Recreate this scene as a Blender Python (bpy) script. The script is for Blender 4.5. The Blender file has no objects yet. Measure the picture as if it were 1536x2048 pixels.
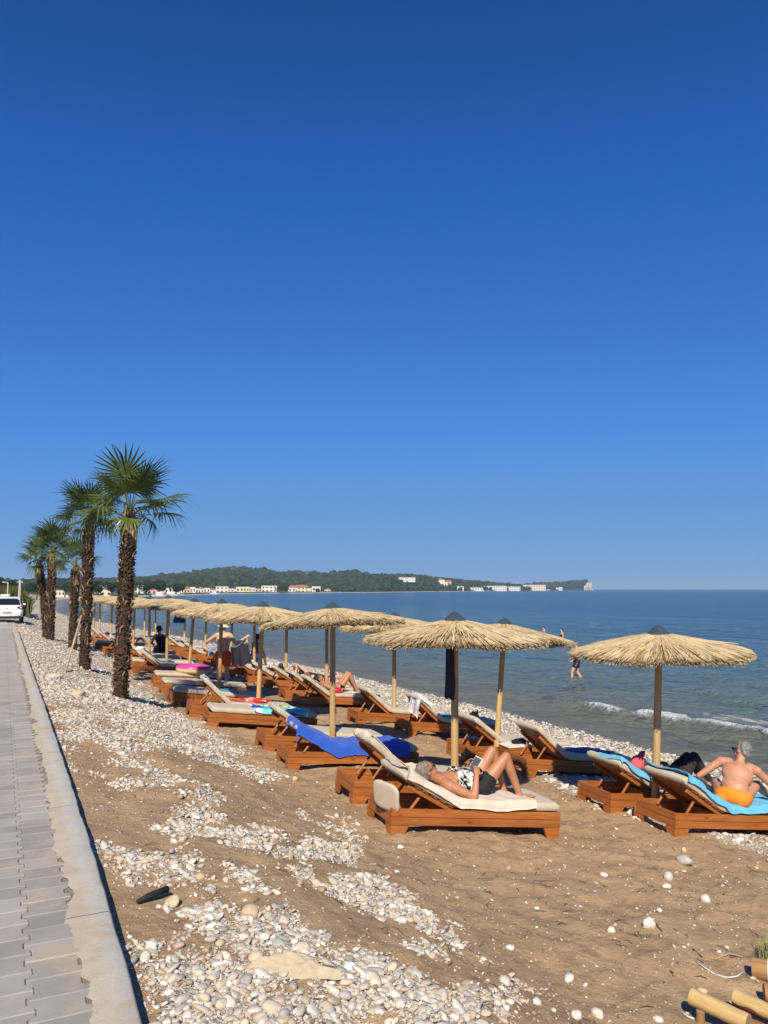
import bpy, bmesh, math, random
import numpy as np
from mathutils import Vector, Matrix, Euler

random.seed(7)
RNG = np.random.default_rng(7)
SC = bpy.context.scene
COL = SC.collection
rad = math.radians

# ------------------------------------------------------------------ camera
CAM_H, YAW, PITCH, FPX = 1.52, rad(26.2), rad(5.71), 1540.0
cam_data = bpy.data.cameras.new("camera")
cam_data.sensor_fit = 'VERTICAL'
cam_data.sensor_height = 36.0
cam_data.lens = 36.0 * FPX / 2048.0
cam_data.clip_start = 0.05
cam_data.clip_end = 80000
cam = bpy.data.objects.new("camera", cam_data)
COL.objects.link(cam)
cam.location = (0, 0, CAM_H)
cam.rotation_euler = (rad(90) + PITCH, 0, -YAW)
SC.camera = cam

# ------------------------------------------------------------------ sky, sun, exposure
SUN_EL, SUN_AZ = rad(41.0), rad(31.0 + 180.0)      # azimuth of the sun, clockwise from +Y
world = bpy.data.worlds.new("World")
SC.world = world
world.use_nodes = True
wn = world.node_tree
for n in list(wn.nodes):
    wn.nodes.remove(n)
w_out = wn.nodes.new('ShaderNodeOutputWorld')
w_bg = wn.nodes.new('ShaderNodeBackground')
w_sky = wn.nodes.new('ShaderNodeTexSky')
w_sky.sky_type = 'NISHITA'
w_sky.sun_disc = False
w_sky.sun_elevation = SUN_EL
w_sky.sun_rotation = SUN_AZ
w_sky.altitude = 0
w_sky.air_density = 0.8
w_sky.dust_density = 0.0
w_sky.ozone_density = 6.0
w_bg.inputs['Strength'].default_value = 0.10
# the camera's colour response to the clear sky: one tone curve per channel, the same in every direction
w_sep = wn.nodes.new('ShaderNodeSeparateColor'); w_com = wn.nodes.new('ShaderNodeCombineColor')
wn.links.new(w_sky.outputs[0], w_sep.inputs[0])
SKY_CURVES = (((0, 0), (.043, .0072), (.055, .0125), (.085, .030), (.175, .068), (.339, .112), (.543, .140), (.724, .150), (1.0, .175)),
              ((0, 0), (.087, .060), (.111, .088), (.169, .131), (.334, .225), (.567, .272), (.753, .288), (.839, .290), (1.0, .305)),
              ((0, 0), (.193, .232), (.2425, .335), (.3535, .460), (.607, .585), (.77, .555), (.83, .545), (1.0, .545)))
for ch, pts in enumerate(SKY_CURVES):
    m1 = wn.nodes.new('ShaderNodeMath'); m1.operation = 'MULTIPLY'; m1.inputs[1].default_value = 0.085
    fc = wn.nodes.new('ShaderNodeFloatCurve'); cv = fc.mapping.curves[0]
    while len(cv.points) < len(pts): cv.points.new(.5, .5)
    for q, (cx_, cy_) in zip(cv.points, pts): q.location = (cx_, cy_)
    fc.mapping.update()
    m3 = wn.nodes.new('ShaderNodeMath'); m3.operation = 'MULTIPLY'; m3.inputs[1].default_value = 1 / 0.10
    wn.links.new(w_sep.outputs[ch], m1.inputs[0]); wn.links.new(m1.outputs[0], fc.inputs['Value'])
    wn.links.new(fc.outputs[0], m3.inputs[0]); wn.links.new(m3.outputs[0], w_com.inputs[ch])
wn.links.new(w_com.outputs[0], w_bg.inputs[0])
wn.links.new(w_bg.outputs[0], w_out.inputs[0])

sun_data = bpy.data.lights.new("sun", 'SUN')
sun_data.energy = 4.8
sun_data.angle = rad(0.53)
sun_data.color = (1.0, 0.91, 0.75)
sun = bpy.data.objects.new("sun", sun_data)
COL.objects.link(sun)
sun_dir = Vector((math.sin(SUN_AZ) * math.cos(SUN_EL), math.cos(SUN_AZ) * math.cos(SUN_EL), math.sin(SUN_EL)))
sun.rotation_euler = sun_dir.to_track_quat('Z', 'Y').to_euler()
sun.location = sun_dir * 50

SC.view_settings.view_transform = 'Standard'
SC.view_settings.look = 'None'
SC.view_settings.exposure = 0.3
SC.view_settings.gamma = 1.0
SC.view_settings.use_curve_mapping = False
SC.cycles.max_bounces = 6
SC.cycles.transparent_max_bounces = 8

# ------------------------------------------------------------------ numpy noise
def _hash(ix, iy, iz, seed):
    h = (ix.astype(np.int64) * 374761393 + iy.astype(np.int64) * 668265263 + iz.astype(np.int64) * 2147483647 + seed * 974634777) & 0x7fffffff
    h = ((h ^ (h >> 13)) * 1274126177) & 0x7fffffff
    h = ((h ^ (h >> 16)) * 668265263) & 0x7fffffff
    return (h & 0xffff) / 65535.0

def noise3(x, y, z, seed=0):
    x, y, z = np.broadcast_arrays(np.asarray(x, float), np.asarray(y, float), np.asarray(z, float))
    fx, fy, fz = np.floor(x), np.floor(y), np.floor(z)
    ux, uy, uz = x - fx, y - fy, z - fz
    ux, uy, uz = [u * u * (3 - 2 * u) for u in (ux, uy, uz)]
    r = 0
    for dx in (0, 1):
        for dy in (0, 1):
            for dz in (0, 1):
                w = (ux if dx else 1 - ux) * (uy if dy else 1 - uy) * (uz if dz else 1 - uz)
                r = r + w * _hash(fx + dx, fy + dy, fz + dz, seed)
    return r * 2 - 1

def noise2(x, y, seed=0):
    x, y = np.broadcast_arrays(np.asarray(x, float), np.asarray(y, float))
    fx, fy = np.floor(x), np.floor(y)
    ux, uy = x - fx, y - fy
    ux, uy = ux * ux * (3 - 2 * ux), uy * uy * (3 - 2 * uy)
    z = np.zeros_like(fx)
    r = 0
    for dx in (0, 1):
        for dy in (0, 1):
            r = r + (ux if dx else 1 - ux) * (uy if dy else 1 - uy) * _hash(fx + dx, fy + dy, z, seed)
    return r * 2 - 1

def fbm(x, y, octaves=4, seed=0, gain=0.5):
    a, f, r = 1.0, 1.0, 0
    for o in range(octaves):
        r = r + a * noise2(np.asarray(x) * f + 13.7 * o, np.asarray(y) * f - 7.3 * o, seed + o)
        a *= gain
        f *= 2.03
    return r

def sstep(a, b, x):
    t = np.clip((np.asarray(x, float) - a) / (b - a), 0, 1)
    return t * t * (3 - 2 * t)

# ------------------------------------------------------------------ object helpers
def tag(o, label=None, cat=None, group=None, kind=None):
    if label: o['label'] = label
    if cat: o['category'] = cat
    if group: o['group'] = group
    if kind: o['kind'] = kind
    return o

def link(name, mesh, mat=None, parent=None, smooth=False):
    o = bpy.data.objects.new(name, mesh)
    COL.objects.link(o)
    if parent is not None:
        o.parent = parent
    if mat is not None and len(mesh.materials) == 0:
        mesh.materials.append(mat)
    return o

def empty(name, M=None, parent=None):
    o = bpy.data.objects.new(name, None)
    COL.objects.link(o)
    o.empty_display_size = 0.1
    if parent is not None:
        o.parent = parent
    if M is not None:
        o.matrix_local = M
    return o

def shade(me, smooth=True):
    me.polygons.foreach_set('use_smooth', np.full(len(me.polygons), smooth))

def np_mesh(name, verts, faces, smooth=False, attrs=None):
    """faces: (n,3) or (n,4) int array"""
    me = bpy.data.meshes.new(name)
    verts = np.asarray(verts, np.float32); faces = np.asarray(faces, np.int32)
    k = faces.shape[1]
    me.vertices.add(len(verts)); me.vertices.foreach_set('co', verts.ravel())
    me.loops.add(faces.size); me.loops.foreach_set('vertex_index', faces.ravel())
    me.polygons.add(len(faces))
    me.polygons.foreach_set('loop_start', np.arange(0, faces.size, k, dtype=np.int32))
    me.update(calc_edges=True)
    me.validate()
    if smooth: shade(me)
    for an, av in (attrs or {}).items():
        av = np.asarray(av, np.float32)
        if av.ndim == 1:
            a = me.attributes.new(an, 'FLOAT', 'POINT'); a.data.foreach_set('value', av)
        else:
            c = np.ones((len(av), 4), np.float32); c[:, :3] = av[:, :3]
            a = me.attributes.new(an, 'FLOAT_COLOR', 'POINT'); a.data.foreach_set('color', c.ravel())
    return me

def grid_faces(nu, nv):
    i = np.arange(nu - 1)[:, None] * nv + np.arange(nv - 1)[None, :]
    return np.stack([i, i + nv, i + nv + 1, i + 1], -1).reshape(-1, 4)

class MB:
    """collects plain shapes into one mesh"""
    def __init__(s):
        s.v = []; s.f = []
    def add(s, vs, fs):
        b = len(s.v)
        s.v += [tuple(v) for v in vs]
        s.f += [tuple(b + i for i in f) for f in fs]
    def box(s, x0, x1, y0, y1, z0, z1, M=None, bev=0.0):
        if bev > 0:
            bm = bmesh.new()
            bmesh.ops.create_cube(bm, size=1)
            for v in bm.verts:
                v.co = Vector(((x0 + x1) / 2 + v.co.x * (x1 - x0), (y0 + y1) / 2 + v.co.y * (y1 - y0), (z0 + z1) / 2 + v.co.z * (z1 - z0)))
            bmesh.ops.bevel(bm, geom=list(bm.edges), offset=bev, segments=1, affect='EDGES')
            bm.verts.index_update()
            vs = [(M @ v.co if M else v.co.copy()) for v in bm.verts]
            s.add(vs, [[v.index for v in f.verts] for f in bm.faces])
            bm.free()
            return
        vs = [(x, y, z) for x in (x0, x1) for y in (y0, y1) for z in (z0, z1)]
        if M: vs = [M @ Vector(v) for v in vs]
        s.add(vs, [(0, 1, 3, 2), (4, 6, 7, 5), (0, 4, 5, 1), (2, 3, 7, 6), (0, 2, 6, 4), (1, 5, 7, 3)])
    def prism(s, poly, a, b, axis='y'):
        """poly: list of 2-D points, extruded from a to b along axis"""
        n = len(poly)
        def P(p, t):
            return {'y': (p[0], t, p[1]), 'x': (t, p[0], p[1]), 'z': (p[0], p[1], t)}[axis]
        s.add([P(p, a) for p in poly] + [P(p, b) for p in poly],
              [tuple(range(n)), tuple(range(2 * n - 1, n - 1, -1))] + [(i, (i + 1) % n, n + (i + 1) % n, n + i)[::-1] for i in range(n)])
    def tube(s, pts, rs, n=10, cap=True):
        pts = [Vector(p) for p in pts]
        if not hasattr(rs, '__len__'): rs = [rs] * len(pts)
        rings = []; vs = []; fs = []
        for i, p in enumerate(pts):
            d = (pts[min(i + 1, len(pts) - 1)] - pts[max(i - 1, 0)]).normalized()
            u = d.orthogonal().normalized() if i == 0 else (u - d * u.dot(d)).normalized()
            w = d.cross(u)
            for k in range(n):
                a = 2 * math.pi * k / n
                vs.append(p + (u * math.cos(a) + w * math.sin(a)) * rs[i])
        for i in range(len(pts) - 1):
            for k in range(n):
                fs.append((i * n + k, i * n + (k + 1) % n, (i + 1) * n + (k + 1) % n, (i + 1) * n + k))
        if cap:
            fs.append(tuple(range(n - 1, -1, -1)))
            fs.append(tuple((len(pts) - 1) * n + k for k in range(n)))
        s.add(vs, fs)
    def ico(s, c, r, sub=2, M=None):
        bm = bmesh.new()
        bmesh.ops.create_icosphere(bm, subdivisions=sub, radius=1)
        if not hasattr(r, '__len__'): r = (r, r, r)
        c = Vector(c)
        bm.verts.index_update()
        vs = []
        for v in bm.verts:
            p = Vector((v.co.x * r[0], v.co.y * r[1], v.co.z * r[2]))
            if M is not None: p = M @ p
            vs.append(p + c)
        s.add(vs, [[v.index for v in f.verts] for f in bm.faces])
        bm.free()
    def cone(s, p0, r0, p1, r1, sub=2):
        """round cone, ends closed by balls"""
        s.tube([p0, p1], [r0, r1], 12)
        s.ico(p0, r0, sub); s.ico(p1, r1, sub)
    def mesh(s, name, smooth=False):
        me = bpy.data.meshes.new(name)
        me.from_pydata([tuple(v) for v in s.v], [], s.f)
        me.update()
        if smooth: shade(me)
        return me
    def build(s, name, mat, parent=None, smooth=False):
        return link(name, s.mesh(name, smooth), mat, parent)

def auto_smooth(me, ang=35):
    shade(me)
    bm = bmesh.new(); bm.from_mesh(me)
    for e in bm.edges:
        if len(e.link_faces) == 2 and e.calc_face_angle(0) > rad(ang):
            e.smooth = False
    bm.to_mesh(me); bm.free()

# ------------------------------------------------------------------ materials
class NT:
    def __init__(s, name):
        s.m = bpy.data.materials.new(name)
        s.m.use_nodes = True
        s.t = s.m.node_tree
        s.b = s.t.nodes['Principled BSDF']
        s.out = s.t.nodes['Material Output']
    def n(s, typ, **kw):
        nd = s.t.nodes.new(typ)
        for k, v in kw.items():
            if k in nd.inputs: nd.inputs[k].default_value = v
            else: setattr(nd, k, v)
        return nd
    def l(s, a, b):
        s.t.links.new(a, b)
    def coord(s, which='Object', scale=(1, 1, 1)):
        tc = s.n('ShaderNodeTexCoord')
        mp = s.n('ShaderNodeMapping')
        mp.inputs['Scale'].default_value = scale
        s.l(tc.outputs[which], mp.inputs['Vector'])
        return mp.outputs[0]
    def world(s, scale=(1, 1, 1)):
        g = s.n('ShaderNodeNewGeometry')
        mp = s.n('ShaderNodeMapping'); mp.inputs['Scale'].default_value = scale
        s.l(g.outputs['Position'], mp.inputs['Vector'])
        return mp.outputs[0]
    def noise(s, vec, scale, detail=4, rough=0.55, dist=0.0):
        nd = s.n('ShaderNodeTexNoise')
        nd.inputs['Scale'].default_value = scale; nd.inputs['Detail'].default_value = detail
        nd.inputs['Roughness'].default_value = rough; nd.inputs['Distortion'].default_value = dist
        if vec is not None: s.l(vec, nd.inputs['Vector'])
        return nd.outputs['Fac']
    def ramp(s, fac, stops, interp='LINEAR'):
        nd = s.n('ShaderNodeValToRGB')
        nd.color_ramp.interpolation = interp
        els = nd.color_ramp.elements
        while len(els) < len(stops): els.new(0.5)
        for e, (p, c) in zip(els, stops):
            e.position = p
            e.color = (c, c, c, 1) if not hasattr(c, '__len__') else (*c[:3], 1)
        s.l(fac, nd.inputs[0])
        return nd.outputs[0]
    def mix(s, fac, a, b, blend='MIX'):
        nd = s.n('ShaderNodeMix'); nd.data_type = 'RGBA'; nd.blend_type = blend
        for k, v in ((0, fac), (6, a), (7, b)):
            sock = nd.inputs[k]
            if isinstance(v, bpy.types.NodeSocket): s.l(v, sock)
            elif hasattr(v, '__len__'): sock.default_value = (*v[:3], 1)
            elif k == 0: sock.default_value = v
            else: sock.default_value = (v, v, v, 1)
        return nd.outputs[2]
    def math(s, op, a, b=None, clamp=False):
        nd = s.n('ShaderNodeMath'); nd.operation = op; nd.use_clamp = clamp
        for i, v in enumerate((a, b)):
            if v is None: continue
            if isinstance(v, bpy.types.NodeSocket): s.l(v, nd.inputs[i])
            else: nd.inputs[i].default_value = v
        return nd.outputs[0]
    def attr(s, name):
        nd = s.n('ShaderNodeAttribute'); nd.attribute_name = name
        return nd
    def base(s, v):
        if isinstance(v, bpy.types.NodeSocket): s.l(v, s.b.inputs['Base Color'])
        else: s.b.inputs['Base Color'].default_value = (*v[:3], 1)
    def rough(s, v):
        if isinstance(v, bpy.types.NodeSocket): s.l(v, s.b.inputs['Roughness'])
        else: s.b.inputs['Roughness'].default_value = v
    def bump(s, h, strength=0.3, dist=0.01):
        nd = s.n('ShaderNodeBump'); nd.inputs['Strength'].default_value = strength
        nd.inputs['Distance'].default_value = dist
        s.l(h, nd.inputs['Height']); s.l(nd.outputs[0], s.b.inputs['Normal'])
        return nd
    def spec(s, v):
        s.b.inputs['Specular IOR Level'].default_value = v

MAT = {}
def simple(name, col, rough=0.6, var=0.15, scale=12, bump=0.0, bscale=60, spec=0.4, bdist=0.004, metal=0.0):
    t = NT(name)
    v = t.coord('Object')
    f = t.noise(v, scale, 5)
    lo = [c * (1 - var) for c in col]; hi = [min(1, c * (1 + var)) for c in col]
    t.base(t.ramp(f, [(0.3, lo), (0.7, hi)]))
    t.rough(rough); t.spec(spec)
    t.b.inputs['Metallic'].default_value = metal
    if bump > 0: t.bump(t.noise(v, bscale, 4), bump, bdist)
    MAT[name] = t.m
    return t.m

def wood(name, dark, mid, light, axis, rough=0.5, random_amt=0.25, knots=True):
    t = NT(name)
    sc = {'x': (1.2, 16, 16), 'y': (16, 1.2, 16), 'z': (14, 14, 0.8)}[axis]
    info = t.n('ShaderNodeObjectInfo')
    tc = t.n('ShaderNodeTexCoord')
    off = t.n('ShaderNodeVectorMath'); off.operation = 'ADD'
    mulr = t.math('MULTIPLY', info.outputs['Random'], 37.0)
    comb = t.n('ShaderNodeCombineXYZ')
    for i in range(3): t.l(mulr, comb.inputs[i])
    t.l(tc.outputs['Object'], off.inputs[0]); t.l(comb.outputs[0], off.inputs[1])
    mp = t.n('ShaderNodeMapping'); mp.inputs['Scale'].default_value = sc
    t.l(off.outputs[0], mp.inputs['Vector'])
    g = t.noise(mp.outputs[0], 2.2, 6, 0.6, 0.6)
    col = t.ramp(g, [(0.25, dark), (0.5, mid), (0.75, light)])
    if knots:
        vo = t.n('ShaderNodeTexVoronoi'); vo.inputs['Scale'].default_value = 1.0
        mk = t.n('ShaderNodeMapping'); mk.inputs['Scale'].default_value = {'x': (3, 9, 9), 'y': (9, 3, 9), 'z': (6, 6, 2.2)}[axis]
        t.l(off.outputs[0], mk.inputs['Vector']); t.l(mk.outputs[0], vo.inputs['Vector'])
        k = t.ramp(vo.outputs['Distance'], [(0.06, 1.0), (0.14, 0.0)])
        col = t.mix(t.math('MULTIPLY', k, 0.75), col, [c * 0.35 for c in dark])
    hv = t.ramp(info.outputs['Random'], [(0, 1 - random_amt), (1, 1 + random_amt * 0.5)])
    col = t.mix(1.0, col, hv, 'MULTIPLY')
    t.base(col); t.rough(rough); t.spec(0.4)
    t.bump(g, 0.25, 0.004)
    MAT[name] = t.m
    return t.m

def fabric(name, col, var=0.12, rough=0.9, weave=260, stripes=None):
    t = NT(name)
    v = t.coord('Object')
    f = t.noise(v, 6, 4)
    lo = [c * (1 - var) for c in col]; hi = [min(1, c * (1 + var * .8)) for c in col]
    c = t.ramp(f, [(0.3, lo), (0.7, hi)])
    t.base(c); t.rough(rough); t.spec(0.15)
    t.b.inputs['Sheen Weight'].default_value = 0.15
    h = t.math('ADD', t.noise(v, weave, 2), t.math('MULTIPLY', t.noise(v, 14, 3), 2.0))
    t.bump(h, 0.35, 0.006)
    MAT[name] = t.m
    return t.m

def pattern(name, cols, scale=9, rough=0.9):
    """printed cloth: patches of flat print colour"""
    t = NT(name)
    v = t.coord('Object')
    n0 = t.n('ShaderNodeTexNoise'); n0.inputs['Scale'].default_value = scale * 0.7
    t.l(v, n0.inputs['Vector'])
    add = t.n('ShaderNodeVectorMath'); add.operation = 'MULTIPLY_ADD'
    t.l(n0.outputs['Color'], add.inputs[0]); add.inputs[1].default_value = (.25, .25, .25); t.l(v, add.inputs[2])
    vo = t.n('ShaderNodeTexVoronoi'); vo.inputs['Scale'].default_value = scale
    t.l(add.outputs[0], vo.inputs['Vector'])
    sep = t.n('ShaderNodeSeparateColor'); t.l(vo.outputs['Color'], sep.inputs[0])
    k = len(cols)
    t.base(t.ramp(sep.outputs[0], [(i / k, c) for i, c in enumerate(cols)], 'CONSTANT'))
    t.rough(rough); t.spec(0.15)
    t.bump(t.noise(v, 200, 2), 0.3, 0.004)
    MAT[name] = t.m
    return t.m

def stripes(name, cols, axis, freq):
    t = NT(name)
    tc = t.n('ShaderNodeTexCoord'); sp = t.n('ShaderNodeSeparateXYZ')
    t.l(tc.outputs['Object'], sp.inputs[0])
    f = t.math('FRACT', t.math('MULTIPLY', sp.outputs['xyz'.index(axis)], freq))
    k = len(cols)
    t.base(t.ramp(f, [(i / k, c) for i, c in enumerate(cols)], 'CONSTANT'))
    t.rough(0.9); t.spec(0.15)
    t.bump(t.noise(t.coord('Object'), 200, 2), 0.3, 0.004)
    MAT[name] = t.m
    return t.m

# ------------------------------------------------------------------ lie of the land
SEA_Z = -2.16
PROF_X = [0.3, .5, 1.1, 1.7, 2.5, 3.1, 3.7, 5.5, 7.4, 10.1, 13.5, 18.4, 22, 36, 60]
PROF_Z = [-.09, -.09, -.18, -.30, -.62, -.86, -.98, -1.17, -1.31, -1.6, -2.16, -2.42, -2.52, -3.1, -5]
SH_Y = [-60, 0, 20, 30, 48, 75, 103, 150, 239, 330, 398, 480]
SH_X = [14.2, 13.6, 13.4, 13.2, 13.6, 11.0, 7.9, 8.5, 13.6, 28, 48, 70]
def shore(y):
    return np.interp(y, SH_Y, SH_X)

def ground_z(x, y, detail=True):
    x = np.asarray(x, float); y = np.asarray(y, float)
    k = 13.5 / shore(y)
    far = sstep(55, 100, y)
    xs = np.where(x < 4, x, 4 + (x - 4) * (9.5 / np.maximum(shore(y) - 4, .5)))
    xs = xs * (1 - far) + x * k * far
    z = np.interp(xs, PROF_X, PROF_Z)
    z = z - 0.35 * sstep(30, 46, y) * (1 - sstep(1.5, 4.5, x)) + 0.0
    if detail:
        m = sstep(0.55, 1.0, x)
        z = z + m * (0.035 * fbm(x * 1.3, y * 1.1, 3, 3) + 0.018 * fbm(x * 5, y * 5, 2, 9) + .007 * fbm(x * 13, y * 13, 2, 10) - .022 * sstep(.30, .55, noise2(x * 3.1, y * 3.6, 15)) + .010 * sstep(.15, .30, noise2(x * 3.1, y * 3.6, 15))) * (1 - sstep(8, 11, x) * .6)
    return z
def gz(x, y):
    return float(ground_z(np.array([x]), np.array([y]))[0])

PEBBLE_PATCHES = [[1.86, 11.76, 0.74, 1.63, 0.38, 2.44, 1.0], [2.38, 11.48, 0.79, 1.45, 0.42, 2.08, 1.0], [2.81, 10.87, 0.64, 0.71, 0.37, 1.44, 0.9], [3.0, 9.84, 0.4, 0.29, 0.22, 0.72, 0.9], [1.29, 7.77, 0.23, 0.11, 0.08, 0.47, 0.8], [1.56, 7.17, 0.22, 0.15, 0.12, 0.57, 0.5], [1.44, 6.12, 0.23, 0.07, 0.18, 0.79, 0.8], [0.86, 4.9, 0.33, 0.01, 0.06, 0.38, 0.8], [1.15, 4.64, 0.15, 0.02, 0.07, 0.28, 0.7], [1.01, 4.05, 0.23, -0.0, 0.06, 0.27, 0.95], [0.87, 3.36, 0.19, -0.03, 0.09, 0.36, 0.95], [1.44, 6.12, 0.21, 0.06, 0.08, 0.36, 0.6], [1.68, 5.91, 0.28, 0.26, 0.11, 0.38, 0.9], [2.13, 5.93, 0.4, 0.36, 0.15, 0.41, 0.95], [2.55, 6.1, 0.29, 0.25, 0.16, 0.4, 0.8], [1.92, 5.21, 0.16, 0.12, 0.1, 0.28, 0.6], [2.13, 4.95, 0.28, 0.2, 0.14, 0.32, 0.95], [2.42, 5.05, 0.27, 0.19, 0.15, 0.32, 0.95], [2.54, 4.91, 0.27, 0.17, 0.19, 0.36, 0.9], [2.5, 4.45, 0.22, 0.12, 0.18, 0.32, 0.9], [2.49, 4.15, 0.18, 0.1, 0.13, 0.22, 0.8], [2.41, 3.74, 0.19, 0.09, 0.17, 0.26, 0.8], [1.32, 3.85, 0.3, 0.01, 0.1, 0.3, 0.9], [1.12, 3.28, 0.29, -0.01, 0.13, 0.37, 1.0], [1.55, 3.41, 0.36, 0.09, 0.15, 0.33, 1.0], [1.77, 3.19, 0.39, 0.15, 0.18, 0.32, 1.0], [2.1, 3.08, 0.22, 0.08, 0.1, 0.15, 0.8], [1.22, 4.04, 0.17, 0.01, 0.09, 0.29, 0.8], [2.93, 7.14, 0.42, 0.23, 0.23, 0.55, 0.4], [1.26, 8.91, 0.41, 0.24, 0.1, 0.75, 0.5], [1.23, 11.01, 0.44, 0.38, 0.18, 1.66, 0.6], [0.78, 8.71, 0.2, 0.07, 0.08, 0.94, 0.4], [0.9, 10.8, 0.4, 0.26, 0.16, 2.1, 0.6]]

def pebble_density(x, y):
    """0 = bare sand, 1 = closed bed of pebbles"""
    x = np.asarray(x, float); y = np.asarray(y, float)
    wx = x + 0.22 * fbm(x * 2.1, y * 2.1, 3, 31); wy = y + 0.28 * fbm(x * 1.7 + 9, y * 1.7, 3, 37)
    d = np.zeros_like(x)
    for cx, cy, ax, ay, bx, by, w in PEBBLE_PATCHES:
        det = ax * by - ay * bx
        if abs(det) < 1e-5: continue
        px, py = wx - cx, wy - cy
        u = (px * by - py * bx) / det; v = (ax * py - ay * px) / det
        d = np.maximum(d, w * .86 * (1 - sstep(0.35, 1.4, np.sqrt(u * u + v * v))))
    edge = np.interp(y, [0, 5.8, 7.4, 9.5, 12, 15, 18, 60], [7.9, 7.45, 6.9, 7.4, 8.0, 8.3, 8.4, 8.6])
    d = np.maximum(d, sstep(-0.25, 0.35, wx - edge))
    d = np.maximum(d, 0.86 * sstep(10.5, 14, wy) * (1 - sstep(2.7, 3.6, wx)))
    d = np.maximum(d, 0.85 * sstep(20, 26, wy))
    n = fbm(x * 3.3, y * 3.3, 3, 41)
    return np.clip(d + 0.42 * n * (d > 0.02) * (1 - .6 * (x > 6.5)), 0, 1)
# ------------------------------------------------------------------ materials of the setting
def beach_material():
    t = NT("beach_ground")
    v = t.world()
    peb = t.attr('peb').outputs['Fac']
    wet = t.attr('wet').outputs['Fac']
    # sand: brown, blotchy, fine grain
    big = t.noise(v, 0.9, 5, 0.6, 0.4)
    mid = t.noise(v, 5.5, 6, 0.65)
    fine = t.noise(v, 130, 3, 0.6)
    st = t.noise(t.world((2.6, 5.5, 4)), 1.5, 6, 0.68, 0.9)
    sand = t.ramp(big, [(0.3, (.315, .203, .110)), (0.52, (.40, .262, .145)), (0.75, (.47, .325, .19))])
    sand = t.mix(t.ramp(mid, [(0.35, 0.0), (0.62, 0.55)]), sand, (.49, .33, .185))
    sand = t.mix(t.ramp(st, [(0.50, 0.0), (0.66, 0.65)]), sand, (.215, .130, .070))
    sand = t.mix(t.ramp(fine, [(0.55, 0.0), (0.72, 0.5)]), sand, (.54, .40, .25))
    sand = t.mix(t.ramp(t.noise(v, 60, 2), [(0.28, 0.6), (0.36, 0.0)]), sand, (.14, .09, .06))
    # pebble bed seen from far: cells of pale stone with dark joints
    def bed(scale):
        vo = t.n('ShaderNodeTexVoronoi'); vo.inputs['Scale'].default_value = scale
        t.l(v, vo.inputs['Vector'])
        ve = t.n('ShaderNodeTexVoronoi'); ve.feature = 'DISTANCE_TO_EDGE'; ve.inputs['Scale'].default_value = scale
        t.l(v, ve.inputs['Vector'])
        sep = t.n('ShaderNodeSeparateColor'); t.l(vo.outputs['Color'], sep.inputs[0])
        c = t.ramp(sep.outputs[0], [(0, (.40, .31, .22)), (.25, (.52, .43, .32)), (.5, (.62, .54, .42)), (.8, (.72, .65, .53)), (1, (.48, .45, .40))])
        e = t.ramp(ve.outputs['Distance'], [(0.0, 0.45), (0.12, 1.0)])
        return t.mix(1.0, c, e, 'MULTIPLY'), ve.outputs['Distance']
    c1, h1 = bed(26.0)
    c2, h2 = bed(75.0)
    bedc = t.mix(t.ramp(t.noise(v, 7, 3), [(0.4, 0.0), (0.6, 0.6)]), c1, c2)
    # far bed a little browner where sand shows between
    mask = t.ramp(t.math('ADD', peb, t.math('MULTIPLY', t.math('SUBTRACT', t.noise(v, 38, 3), 0.5), 0.9)), [(0.45, 0.0), (0.62, 1.0)])
    col = t.mix(mask, sand, bedc)
    col = t.mix(t.math('MULTIPLY', wet, 0.62), col, (.085, .075, .06))
    t.base(col)
    t.rough(t.ramp(wet, [(0, 0.95), (1, 0.35)]))
    t.spec(0.25)
    h = t.math('ADD', t.math('MULTIPLY', fine, 0.35), t.math('MULTIPLY', mid, 1.0))
    h = t.math('ADD', h, t.math('ADD', t.math('MULTIPLY', st, 0.15), t.math('MULTIPLY', t.noise(v, 22, 5, .7), 0.9)))
    h = t.math('ADD', h, t.math('MULTIPLY', mask, t.math('MULTIPLY', h1, 2.2)))
    t.bump(h, 0.75, 0.022)
    return t.m

def stone_material(name, rough=0.75):
    t = NT(name)
    v = t.coord('Object')
    c = t.attr('tint').outputs['Color']
    f = t.noise(v, 30, 4)
    c = t.mix(t.ramp(f, [(0.35, 0.5), (0.6, 0.0)]), c, t.mix(1.0, c, (.72, .66, .58), 'MULTIPLY'))
    wv = t.world()
    c = t.mix(t.ramp(t.noise(wv, 9, 5, .7), [(0.44, 0.0), (0.70, 0.34)]), c, (.42, .32, .21))
    c = t.mix(t.ramp(t.noise(wv, 160, 3, .6), [(0.50, 0.0), (0.70, 0.35)]), c, (.30, .24, .17))
    t.base(c); t.rough(rough); t.spec(0.3)
    t.bump(t.noise(v, 90, 3), 0.2, 0.003)
    MAT[name] = t.m
    return t.m

# ------------------------------------------------------------------ beach
ys = [-4.0]
while ys[-1] < 420:
    yy = ys[-1]
    ys.append(yy + (0.05 if 1.5 < yy < 12 else 0.12 if yy < 1.5 else max(0.06, (yy - 6) * 0.012)))
ys = np.array(ys)
us = np.concatenate([np.linspace(0, 0.26, 104, endpoint=False), np.linspace(0.26, 0.6, 66, endpoint=False), np.linspace(0.6, 1.0, 30)])
W_B = shore(ys) + 9.0
LEFT = np.where(ys < 36, 0.45, 0.45 - (ys - 36) * 0.02)
Xg = LEFT[:, None] + us[None, :] * (W_B - LEFT)[:, None]
Yg = np.repeat(ys[:, None], len(us), 1)
Zg = ground_z(Xg, Yg)
PEB = pebble_density(Xg, Yg)
wet_line = SEA_Z + 0.20 + 0.06 * fbm(Xg * .3, Yg * .5, 3, 77)
WET = (1 - sstep(0, 0.10, Zg - wet_line + 0.02)) * sstep(6, 9, Xg)
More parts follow.
